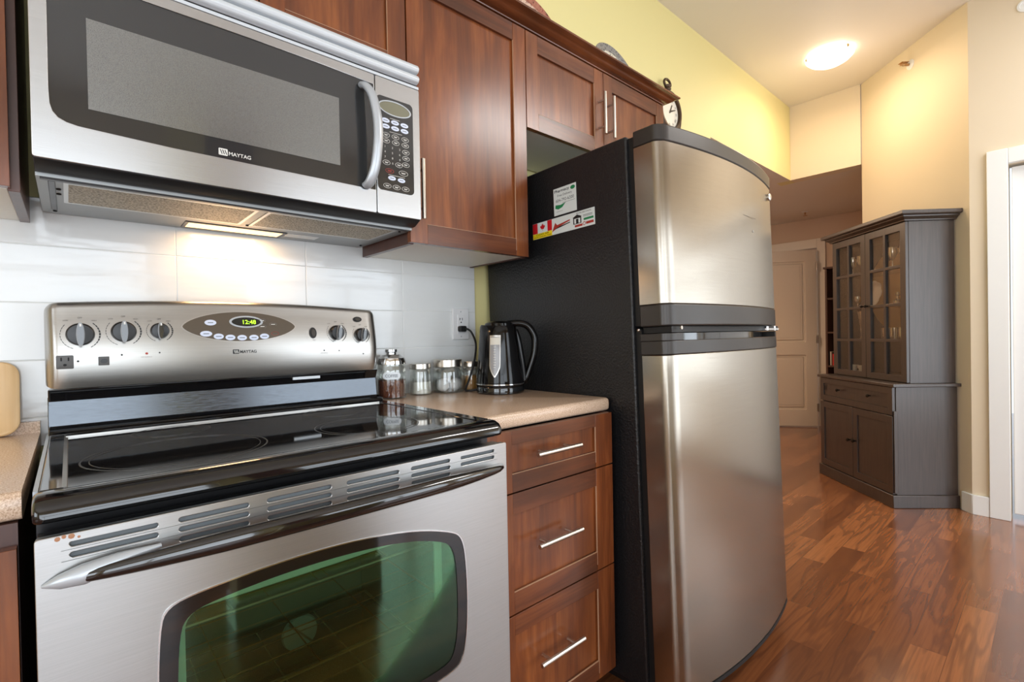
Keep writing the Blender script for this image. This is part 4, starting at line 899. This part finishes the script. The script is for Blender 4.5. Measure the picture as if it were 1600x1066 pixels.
M().use('rubber').tube(cord, 0.0038, 10).build('power_cord', t)
M().use('rubber').prism(rrect(-0.013, 0.015, 0.214, 0.236, 0.006, 3), 'y', 0.2055, 0.2270).build('plug', t, bevel=0.002)

def jar(name, label, x, y, body, lid, contents, lidmat='nickel', cat='jar', group='glass jars on the counter'):
    t = thing(name, label, cat, (x, y, 0.9142), local=True, group=group)
    inner = [(max(r - 0.0022, 0), h) for r, h in reversed(body)]; inner[-1] = (inner[-1][0], body[0][1] + 0.004)
    rg = body + [(inner[0][0], body[-1][1])] + inner[1:]
    m = M().use('glass_clear').lathe([(0.0, 0.0)] + rg + [(0.0, 0.004)], (0, 0, 0), 40); m.build('glass_body', t)
    M().use(lidmat).lathe(lid, (0, 0, 0), 40).build('lid', t)
    return t
t = jar('glass_jar', 'glass jar labelled COFFEE, half full of brown instant coffee, next to the range', 0.8235, -0.074, [(0.044, 0.0), (0.0470, 0.004), (0.0465, 0.020), (0.0470, 0.022), (0.0465, 0.040), (0.0470, 0.042), (0.0465, 0.060), (0.0470, 0.068), (0.0465, 0.098), (0.0440, 0.103), (0.0440, 0.110)],
        [(0.0, 0.110), (0.0465, 0.110), (0.0468, 0.118), (0.0430, 0.130), (0.0320, 0.1375), (0.030, 0.1405), (0.017, 0.1420), (0.0165, 0.147), (0.0195, 0.150), (0.0195, 0.1575), (0.017, 0.1590), (0.0, 0.1590)], None, 'chrome')
M().use('instant_coffee').lathe([(0.0, 0.0045), (0.0425, 0.0045), (0.0440, 0.010), (0.0440, 0.058), (0.0, 0.060)], (0, 0, 0), 36).build('contents', t)
m = M().use('label_white'); a0 = math.atan2(-1.46, -0.78)
def cyl_pt(u, v, r): a = a0 + u / r; return (r * math.cos(a), r * math.sin(a), v)
n = 24; rr = 0.0478; poly = [cyl_pt(0.030 * math.copysign(abs(math.cos(2 * PI * i / n)) ** 0.6, math.cos(2 * PI * i / n)), 0.0745 + 0.0118 * math.copysign(abs(math.sin(2 * PI * i / n)) ** 0.8, math.sin(2 * PI * i / n)), rr) for i in range(n)]
rows = []
for j in range(7):
    v = -1 + 2 * j / 6; wd = 0.030 * (1 - abs(v) ** 2.6 * 0.35); rows.append([cyl_pt(wd * (-1 + 2 * i / 12), 0.0745 + 0.0118 * v, rr) for i in range(13)])
m.loft(rows, False, True, closed=False)
m.use('label_ink').text('COFFEE', (0, 0, 0), (1, 0, 0), (0, 0, 1), 0.0095, 0.040, warp=lambda p: cyl_pt(p.x, 0.0745 + p.z, rr + 0.0004), fat=0.01); m.build('label', t)
t = jar('glass_jar', 'small clear jar of white sugar with a flat brushed lid, second from the range', 0.9390, -0.063, [(0.036, 0.0), (0.0395, 0.003), (0.0400, 0.012), (0.0385, 0.030), (0.0375, 0.055), (0.0365, 0.078), (0.0350, 0.084), (0.0320, 0.088)],
        [(0.0, 0.088), (0.0345, 0.088), (0.0355, 0.0885), (0.0355, 0.1045), (0.0345, 0.1055), (0.0, 0.1055)], None)
M().use('sugar').lathe([(0.0, 0.0045), (0.0345, 0.0045), (0.0362, 0.010), (0.0350, 0.044), (0.0, 0.047)], (0, 0, 0), 32).build('contents', t)
t = jar('glass_jar', 'wide clear jar holding white balls under a broad brushed lid', 1.0420, -0.078, [(0.050, 0.0), (0.0545, 0.004), (0.0550, 0.014), (0.0550, 0.060), (0.0535, 0.078), (0.0500, 0.086), (0.0470, 0.090)],
        [(0.0, 0.0905), (0.0490, 0.0905), (0.0500, 0.091), (0.0500, 0.1145), (0.0490, 0.1155), (0.0, 0.1155)], None)
random.seed(3); bi = 0
for (bx, by, bz) in ((-0.027, -0.007, 0.0272), (0.0185, -0.021, 0.0272), (0.008, 0.0265, 0.0272)):
    r = 0.0228
    m = M().use('cotton').lathe([(r * math.sin(PI * k / 12) * (1 + 0.04 * math.sin(5 * k)), -r * math.cos(PI * k / 12)) for k in range(13)], (1.042 + bx, -0.078 + by, 0.9142 + bz), 20)
    tag(m.build('cotton_ball', loc=(1.042 + bx, -0.078 + by, 0.9142 + bz)), 'white ball seen through the wide brushed-lid jar', 'ball', 'white balls in the wide jar')
t = jar('glass_jar', 'narrow clear spice jar of amber contents, half hidden behind the kettle', 1.1290, -0.098, [(0.026, 0.0), (0.0300, 0.003), (0.0310, 0.010), (0.0310, 0.070), (0.0290, 0.080), (0.0255, 0.086)],
        [(0.0, 0.0865), (0.0275, 0.0865), (0.0282, 0.087), (0.0282, 0.1045), (0.0275, 0.1055), (0.0, 0.1055)], None)
M().use('amber_syrup').lathe([(0.0, 0.0045), (0.0270, 0.0045), (0.0280, 0.010), (0.0280, 0.054), (0.0, 0.055)], (0, 0, 0), 28).build('contents', t)

m = M().use('bamboo'); bd = rrect(-0.315, -0.0385, 0.0, 0.158, 0.030, 8)
rings = []
for yy_, ins in ((0.0, 0.004), (0.003, 0), (0.013, 0), (0.016, 0.004)): rings.append([(-0.177 + (a + 0.177) * (1 - ins / 0.138), yy_, b_ * (1 - ins / 0.15) + ins * 0.6) for a, b_ in bd])
m.loft(rings, True, False); o = m.build('cutting_board', shift=(-0.18, 0, 0)); o.location = (-0.18, -0.049, 0.9175); o.rotation_euler = (math.radians(-9.0), 0, 0)
tag(o, 'pale bamboo cutting board with rounded corners leaning at the left edge of the counter', 'cutting board')

# ------------------------------------------------------------------ platters and clock above the cabinets
def platter(label, x, rx, rz, base, mats_, tilt, group=None):
    t = thing('platter', label, 'plate', (x, base, 2.1585), (math.radians(tilt), 0, 0), local=True, group='patterned platters above the cabinets')
    def R(k, y): return [(rx * k * math.cos(2 * PI * i / 56), y, rz + rz * k * math.sin(2 * PI * i / 56)) for i in range(56)]
    M().use('black_plastic').tube([(-0.03, 0.012, 0.20), (-0.045, 0.10, 0.032)], 0.003, 6).tube([(0.03, 0.012, 0.20), (0.045, 0.10, 0.032)], 0.003, 6).tube([(-0.045, 0.10, 0.032), (0.045, 0.10, 0.032)], 0.003, 6).tube([(-0.03, 0.012, 0.20), (0.03, 0.012, 0.20)], 0.003, 6).build('display_stand', t)
    m = M().use(mats_[1]).loft([R(1.0, -0.010), R(0.985, -0.012), R(0.80, -0.003), R(0.79, 0.004), R(0.985, -0.006)], False, True)
    m.loft([R(0.985, -0.006), R(1.0, -0.010)], False, True); m.build('rim', t)
    M().use(mats_[0]).loft([R(0.795, -0.003), R(0.72, 0.001), R(0.02, 0.002), R(0.02, 0.006), R(0.79, 0.004)], True, True).build('well', t)
platter('oval red-brown transferware platter leaning above the tall cabinet, at the top edge', 1.425, 0.170, 0.170, -0.190, ('plate_red', 'plate_red_rim'), -16)
platter('oval black and white floral platter leaning above the fridge cabinet', 1.985, 0.162, 0.169, -0.190, ('plate_blue', 'plate_blue_rim'), -16)
CX_, CZ_ = 2.640, 2.385
t = thing('wall_clock', 'round bronze vintage clock with handle and cream dial, behind the end of the cabinets', 'clock', (CX_, 0.0, CZ_), local=True)
m = M().use('clock_bronze').lathe([(0.0, 0.004), (0.098, 0.004), (0.112, -0.006), (0.124, -0.026), (0.122, -0.044), (0.108, -0.056), (0.096, -0.054), (0.094, -0.036), (0.0, -0.036)], (0, 0, 0), 48, axis='y'); m.build('case', t)
m = M().use('clock_bronze').lathe([(0.016, 0), (0.022, 0.012), (0.014, 0.024), (0.018, 0.036), (0.0, 0.040)], (0, -0.028, 0.118), 16)
m.tube([(0.034 * math.cos(a), -0.028, 0.165 + 0.022 * math.sin(a)) for a in [2 * PI * k / 20 for k in range(21)]], 0.007, 8, up=(0, 1, 0)); m.build('hanging_ring', t)
for sx in (-1, 1):
    M().use('clock_bronze').tube(catmull([(0.098 * sx, -0.03, 0.070), (0.126 * sx, -0.03, 0.058), (0.136 * sx, -0.03, 0.010), (0.128 * sx, -0.03, -0.05), (0.105 * sx, -0.03, -0.085)], 4), [0.005] + [0.008] * 15 + [0.006], 8, up=(0, 1, 0)).build('scroll', t)
m = M().use('clock_face').lathe([(0.0, -0.0362), (0.0935, -0.0362), (0.0935, -0.0385), (0.0, -0.0385)], (0, 0, 0), 48, axis='y')
m.use('print_black')
for k in range(12):
    a = PI / 2 - 2 * PI * k / 12; m.text(['XII', 'I', 'II', 'III', 'IIII', 'V', 'VI', 'VII', 'VIII', 'IX', 'X', 'XI'][k], (0.074 * math.cos(a), -0.0392, 0.074 * math.sin(a)), (math.sin(a), 0, -math.cos(a)), (math.cos(a), 0, math.sin(a)), 0.014)
m.build('dial', t)
M().use('print_black').prism([(-0.004, -0.01), (0.004, -0.01), (0.030, 0.040), (0.024, 0.044)], 'y', -0.0405, -0.0415).prism([(-0.003, 0.004), (0.003, -0.006), (0.062, 0.020), (0.060, 0.024)], 'y', -0.0420, -0.0428).build('hands', t)

# ------------------------------------------------------------------ ceiling lamp, sprinklers, cover
LX, LY = 4.015, -0.475
t = thing('ceiling_light', 'lit frosted glass bowl lamp on the high ceiling', 'ceiling light', (LX, LY, CEIL), local=True)
M().use('brass').lathe([(0.0, -0.0005), (0.105, -0.0005), (0.105, -0.018), (0.0, -0.020)], (0, 0, 0), 40).build('ceiling_plate', t)
M().use('lamp_glass').lathe([(0.1411, -0.0202), (0.1445, -0.0227), (0.1394, -0.0286), (0.1218, -0.0454), (0.0924, -0.0622), (0.0504, -0.0739), (0.0000, -0.0781), (0.0000, -0.0739), (0.0504, -0.0697), (0.0882, -0.0580), (0.1176, -0.0420), (0.1344, -0.0269)], (0, 0, 0), 56).build('glass_bowl', t)
for k in range(3):
    a = math.radians(-118 + 120 * k); m = M().use('brass').lathe([(0.006, 0.010), (0.0085, 0.004), (0.0085, -0.004), (0.004, -0.008)], (0.141 * math.cos(a), 0.141 * math.sin(a), -0.022), 12); m.tube([(0.095 * math.cos(a), 0.095 * math.sin(a), -0.010), (0.141 * math.cos(a), 0.141 * math.sin(a), -0.014)], 0.003, 6); m.build('clip', t)
l = bpy.data.lights.new('lamp_bulb', 'AREA'); l.shape = 'DISK'; l.size = 0.24; l.energy = 7.5; l.color = (1.0, 0.74, 0.48)
lo = bpy.data.objects.new('lamp_bulb', l); COL.objects.link(lo); lo.location = (LX, LY, CEIL - 0.105)
l = bpy.data.lights.new('lamp_bulb', 'POINT'); l.energy = 3.5; l.color = (1.0, 0.80, 0.60); l.shadow_soft_size = 0.12
lo = bpy.data.objects.new('lamp_bulb', l); COL.objects.link(lo); lo.location = (LX, LY, CEIL - 0.42)
# wall sprinkler on the diagonal wall
t = thing('fire_sprinkler', 'small brass sidewall sprinkler high on the angled cream wall', 'sprinkler', (4.339, -0.866, 2.906), (0, 0, math.radians(45)), local=True)
# local +y points into the room here after turning: build along -x normal
for mm in [0]:
    m = M().use('outlet_white').lathe([(0.0, -0.001), (0.034, -0.001), (0.032, 0.004), (0.014, 0.010), (0.0, 0.010)], (0, 0, 0), 28, axis='y'); m.build('escutcheon', t)
    m = M().use('sprinkler_metal').lathe([(0.008, 0.010), (0.009, 0.030), (0.006, 0.034), (0.0, 0.034)], (0, 0, 0), 12, axis='y').tube([(-0.012, 0.028, 0), (-0.013, 0.045, 0), (0, 0.058, 0), (0.013, 0.045, 0), (0.012, 0.028, 0)], 0.0028, 6).box(-0.014, 0.014, 0.055, 0.060, -0.002, 0.012).box(-0.018, 0.018, 0.020, 0.070, 0.011, 0.0135); m.build('sprinkler_head', t)
t = thing('fire_sprinkler', 'small pendent sprinkler on the low hallway ceiling', 'sprinkler', (6.04, 0.313, LOW), local=True)
M().use('outlet_white').lathe([(0.0, 0.0), (0.036, 0.0), (0.034, -0.004), (0.014, -0.008), (0.0, -0.008)], (0, 0, 0), 24).build('escutcheon', t)
M().use('sprinkler_metal').lathe([(0.008, -0.008), (0.009, -0.026), (0.004, -0.030), (0.004, -0.040), (0.022, -0.042), (0.022, -0.044), (0.0, -0.045)], (0, 0, 0), 16).build('sprinkler_head', t)
m = M().use('trim_white').lathe([(0.0, 0.0), (0.035, 0.0), (0.033, -0.006), (0.024, -0.007), (0.022, -0.004), (0.0, -0.004)], (4.0215, -1.418, 2.888), 28, axis='x')
tag(m.build('wall_cover', loc=(4.0215, -1.418, 2.888)), 'round cream cover plate high on the beige wall, at the top right corner', 'cover plate')

# ------------------------------------------------------------------ corner hutch: local x along its front, local y towards the viewer (-y into the wall)
H0 = (3.797, -0.845, 0.0)
t = hutch = thing('hutch', 'dark brown glass-door hutch standing across the corner by the angled wall', 'hutch', H0, (0, 0, math.radians(45)), local=True)
# local +y = (-.707,.707): away from the wall, so depth q is -y
def hb(m, s0, s1, q0, q1, z0, z1): return m.box(s0, s1, -q1, -q0, z0, z1)
m = M().use('hutch_brown'); hb(m, 0.0, 0.800, 0.0, 0.395, 0.0, 0.080); m.build('plinth', t, bevel=0.004)
m = M().use('hutch_brown'); hb(m, 0.010, 0.790, 0.028, 0.390, 0.080, 0.748); hb(m, 0.0035, 0.0095, 0.012, 0.034, 0.090, 0.600); m.build('base_box', t, bevel=0.002)
m = M().use('hutch_brown'); hb(m, -0.012, 0.812, -0.002, 0.402, 0.749, 0.769); m.build('base_top', t, bevel=0.003)
def hdoor(x0, x1, z0, z1, q, st, name, parent, knobx, knobz):
    m = M().use('hutch_brown').plate(rect(x0, x1, z0, z1), [rect(x0 + st, x1 - st, z0 + st, z1 - st)], -q, -q - 0.018); m.box(x0 + st, x1 - st, -q - 0.012, -q - 0.007, z0 + st, z1 - st)
    o = m.build(name, parent, bevel=0.0015)
    for kx in knobx: M().use('knob_dark').lathe([(0.005, 0), (0.005, 0.010), (0.011, 0.016), (0.012, 0.022), (0.006, 0.027), (0, 0.028)], (kx, -q + 0.0002, knobz), 16, axis='y').build('knob', o)
    return o
hdoor(0.014, 0.398, 0.084, 0.568, 0.008, 0.046, 'door', t, (0.372,), 0.339); hdoor(0.402, 0.786, 0.084, 0.568, 0.008, 0.046, 'door', t, (0.428,), 0.337)
hdoor(0.014, 0.786, 0.574, 0.746, 0.008, 0.042, 'drawer', t, (0.214, 0.546), 0.672)
M().use('black_gap').box(0.722, 0.736, -0.0078, -0.0070, 0.655, 0.690).build('lock_plate', t)
# upper part
UQ, U0, U1, UB, UT = 0.100, 0.018, 0.768, 0.7695, 1.770
m = M().use('hutch_brown'); hb(m, U0, U0 + 0.018, UQ + 0.019, 0.388, UB, UT); hb(m, U1 - 0.018, U1, UQ + 0.019, 0.388, UB, UT); hb(m, U0 + 0.018, U1 - 0.018, UQ + 0.019, 0.388, UB, UB + 0.03); hb(m, U0 + 0.018, U1 - 0.018, UQ + 0.019, 0.388, UT - 0.03, UT)
m.use('hutch_inside'); hb(m, U0 + 0.018, U1 - 0.018, 0.380, 0.388, UB + 0.03, UT - 0.03); m.build('upper_box', t, bevel=0.0015)
prof = [(0.0, 1.7705), (0.012, 1.7705), (0.014, 1.778), (0.022, 1.784), (0.034, 1.792), (0.036, 1.800), (0.052, 1.803), (0.056, 1.808), (0.056, 1.826), (0.050, 1.829), (0.0, 1.829)]
def ring_(f): return [f(o, z) for o, z in prof]
rings = [[(U0 - o, -0.394, z) for o, z in prof], [(U0 - o, -UQ + o, z) for o, z in prof], [(U1 + o, -UQ + o, z) for o, z in prof], [(U1 + o, -0.394, z) for o, z in prof]]
M().use('hutch_brown').loft(rings, True, False).box(U0, U1, -0.394, -UQ, 1.7706, 1.820).build('cornice', t, bevel=0.001)
SH = (1.500, 1.262, 1.034)
for z in SH:
    m = M().use('glass_pane'); hb(m, U0 + 0.019, U1 - 0.019, 0.14, 0.330, z - 0.006, z); m.build('glass_shelf', t)
def gdoor(x0, x1, knobx):
    st = 0.046; xm = (x0 + x1) / 2; b = 0.010; z0, z1 = UB + 0.004, UT - 0.002; zs = [z0 + 0.040] + list(reversed(SH)) + [z1 - 0.048]
    holes = []
    for i in range(4):
        for xa, xb in ((x0 + st, xm - b), (xm + b, x1 - st)): holes.append(rect(xa, xb, zs[i] + (0.009 if i else 0), zs[i + 1] - (0.009 if i < 3 else 0)))
    o = M().use('hutch_brown').plate(rect(x0, x1, z0, z1), holes, -UQ, -UQ - 0.018).build('glass_door', t, bevel=0.0012)
    M().use('glass_pane').box(x0 + st - 0.004, x1 - st + 0.004, -UQ - 0.0135, -UQ - 0.0110, z0 + 0.036, z1 - 0.044).build('pane', o)
    M().use('knob_dark').lathe([(0.005, 0), (0.005, 0.010), (0.010, 0.015), (0.011, 0.020), (0, 0.026)], (knobx, -UQ + 0.0002, 1.268), 16, axis='y').build('knob', o)
gdoor(U0 + 0.001, 0.3915, 0.372); gdoor(0.3945, U1 - 0.001, 0.414)
# things inside the hutch (world position from hutch coordinates)
def hw_(s, q, z): return (H0[0] + 0.70711 * (s + q), H0[1] + 0.70711 * (s - q), z)
def inside(name, label, cat, s, q, z, prof, mt, seg=20, group=None, loc=True):
    p = hw_(s, q, z); m = M().use(mt).lathe(prof, p, seg); o = m.build(name, loc=p); return tag(o, label, cat, group)
# round tray behind the shelves
p = hw_(0.440, 0.355, 1.385)
t2 = thing('round_tray', 'large round brown tray with a gold rim standing at the back inside the hutch', 'tray', p, (0, 0, math.radians(45)), local=True)
M().use('tray_dark').lathe([(0.0, 0.0), (0.260, 0.0), (0.262, 0.004), (0.0, 0.004)], (0, 0, 0), 56, axis='y').build('tray_disc', t2)
M().use('gold_rim').lathe([(0.258, -0.002), (0.285, -0.002), (0.287, 0.010), (0.282, 0.013), (0.262, 0.010)], (0, 0, 0), 56, axis='y').build('tray_rim', t2)
# scalloped plate on the middle shelf
p = hw_(0.480, 0.190, 1.2625)
t2 = thing('scalloped_plate', 'white scalloped plate with a gold flower, propped on the middle hutch shelf', 'plate', p, (math.radians(10), 0, math.radians(45)), local=True)
def sc(k, y, rip=0.09): return [(0.088 * k * (1 + rip * abs(math.cos(4 * a))) * math.cos(a), y, 0.096 + 0.088 * k * (1 + rip * abs(math.cos(4 * a))) * math.sin(a)) for a in [2 * PI * i / 64 for i in range(64)]]
M().use('china').loft([sc(1, 0.006), sc(0.7, 0.0), sc(0.1, -0.002), sc(0.1, -0.005), sc(0.7, -0.003), sc(1, 0.003)], True, True).build('plate_body', t2)
M().use('china_gold').prism([((0.030 + 0.012 * math.cos(5 * a)) * math.cos(a), 0.096 + (0.030 + 0.012 * math.cos(5 * a)) * math.sin(a)) for a in [2 * PI * i / 40 for i in range(40)]], 'y', 0.0015, -0.0015).build('flower', t2)
TUM = [(0.0, 0.0), (0.026, 0.0), (0.028, 0.004), (0.031, 0.082), (0.0285, 0.082), (0.025, 0.008), (0.0, 0.008)]
tum = None
for i, (s, q) in enumerate(((0.085, 0.18), (0.160, 0.18), (0.235, 0.18), (0.310, 0.18), (0.122, 0.27), (0.200, 0.27), (0.278, 0.27))):
    p = hw_(s, q, 1.0345)
    if tum is None: tum = inside('tumbler', 'short cut-glass tumbler on the lower right hutch shelf', 'glass', s, q, 1.0345, TUM, 'glass_cut', 18, 'tumblers on the lower right hutch shelf')
    else: c_ = tum.copy(); COL.objects.link(c_); c_.location = p
GOB = [(0.0, 0.0), (0.030, 0.0), (0.030, 0.003), (0.004, 0.008), (0.004, 0.060), (0.022, 0.078), (0.030, 0.110), (0.028, 0.145), (0.0255, 0.145), (0.027, 0.110), (0.019, 0.082), (0.0, 0.072)]
gb = None
for i, (s, q) in enumerate(((0.090, 0.18), (0.165, 0.20), (0.245, 0.18), (0.320, 0.20))):
    p = hw_(s, q, 1.5005)
    if gb is None: gb = inside('goblet', 'stemmed glass goblet on the top right hutch shelf', 'glass', s, q, 1.5005, GOB, 'glass_cut', 18, 'goblets on the top right hutch shelf')
    else: c_ = gb.copy(); COL.objects.link(c_); c_.location = p
gb = None
for i, (s, q) in enumerate(((0.520, 0.19), (0.590, 0.20), (0.672, 0.19))):
    p = hw_(s, q, 1.5005)
    if gb is None: gb = inside('wine_glass', 'stemmed wine glass on the top left hutch shelf', 'glass', s, q, 1.5005, GOB, 'glass_cut', 18, 'wine glasses on the top left hutch shelf')
    else: c_ = gb.copy(); COL.objects.link(c_); c_.location = p
gb = None
for i, (s, q) in enumerate(((0.605, 0.18), (0.665, 0.22))):
    p = hw_(s, q, 1.2625)
    if gb is None: gb = inside('cordial_glass', 'small cordial glass on the middle left hutch shelf', 'glass', s, q, 1.2625, [(a * 0.7, b * 0.62) for a, b in GOB], 'glass_cut', 16, 'cordial glasses on the middle left hutch shelf')
    else: c_ = gb.copy(); COL.objects.link(c_); c_.location = p
inside('perfume_decanter', 'small clear stoppered decanter on the middle right hutch shelf', 'decanter', 0.200, 0.18, 1.2625, [(0.0, 0.0), (0.024, 0.0), (0.026, 0.030), (0.010, 0.045), (0.008, 0.060), (0.014, 0.068), (0.010, 0.085), (0.0, 0.090)], 'glass_cut', 10)
inside('crystal_vase', 'tall cut-crystal vase on the lower left hutch shelf', 'vase', 0.555, 0.20, 1.0345, [(0.0, 0.0), (0.034, 0.0), (0.036, 0.010), (0.026, 0.030), (0.034, 0.090), (0.048, 0.190), (0.050, 0.205), (0.046, 0.205), (0.030, 0.090), (0.0, 0.030)], 'glass_cut', 12)
cup = [(0.0, 0.0), (0.018, 0.0), (0.020, 0.004), (0.028, 0.030), (0.031, 0.045), (0.028, 0.045), (0.024, 0.028), (0.0, 0.006)]
inside('teacup', 'small white teacup at the bottom of the hutch, left pane', 'cup', 0.690, 0.20, UB + 0.0305, cup, 'china')
inside('teacup', 'small white teacup at the bottom of the hutch, second pane from the left', 'cup', 0.590, 0.20, UB + 0.0305, cup, 'china')

# ------------------------------------------------------------------ bookshelf at the end of the hallway
t = thing('bookshelf', 'narrow black open bookshelf partly hidden behind the hutch in the hallway', 'bookshelf', (6.33, -0.12, 0))
m = M().use('shelf_brown').box(6.19, 6.47, 0.155, 0.175, 0, 1.775).box(6.19, 6.47, -0.42, -0.40, 0, 1.775).box(6.18, 6.475, -0.435, 0.190, 1.776, 1.796)
m.use('shelf_black').box(6.460, 6.470, -0.40, 0.155, 0.06, 1.775); m.build('shelf_frame', t, bevel=0.002)
for z in (1.450, 1.082, 0.716, 0.35, 0.06): M().use('shelf_brown').box(6.195, 6.4595, -0.3995, 0.1545, z - 0.010, z + 0.008).build('shelf', t)
bks = [('book', 'thin black book on the hallway bookshelf, leftmost of its row', 'book_black', 0.153, 0.012, 0.15), ('book', 'slim white book on the hallway bookshelf, between black and red ones', 'book_white', 0.1395, 0.010, 0.15), ('book', 'slim brown book on the hallway bookshelf beside the red one', 'shelf_brown', 0.128, 0.009, 0.14), ('book', 'red book on the hallway bookshelf, just left of the hutch', 'book_red', 0.1175, 0.040, 0.125)]
for nm, lb, mt, y, wd, hh_ in bks:
    z = 0.7245; x0 = 6.22; m = M().use(mt).box(x0, x0 + 0.13, y - wd, y - wd + 0.002, z, z + hh_).box(x0, x0 + 0.13, y - 0.002, y, z, z + hh_).box(x0 - 0.002, x0, y - wd, y, z, z + hh_); m.use('china').box(x0 + 0.0005, x0 + 0.127, y - wd + 0.002, y - 0.002, z + 0.002, z + hh_ - 0.002)
    tag(m.build(nm, loc=(x0, y, z)), lb, 'book', 'books on the hallway bookshelf')
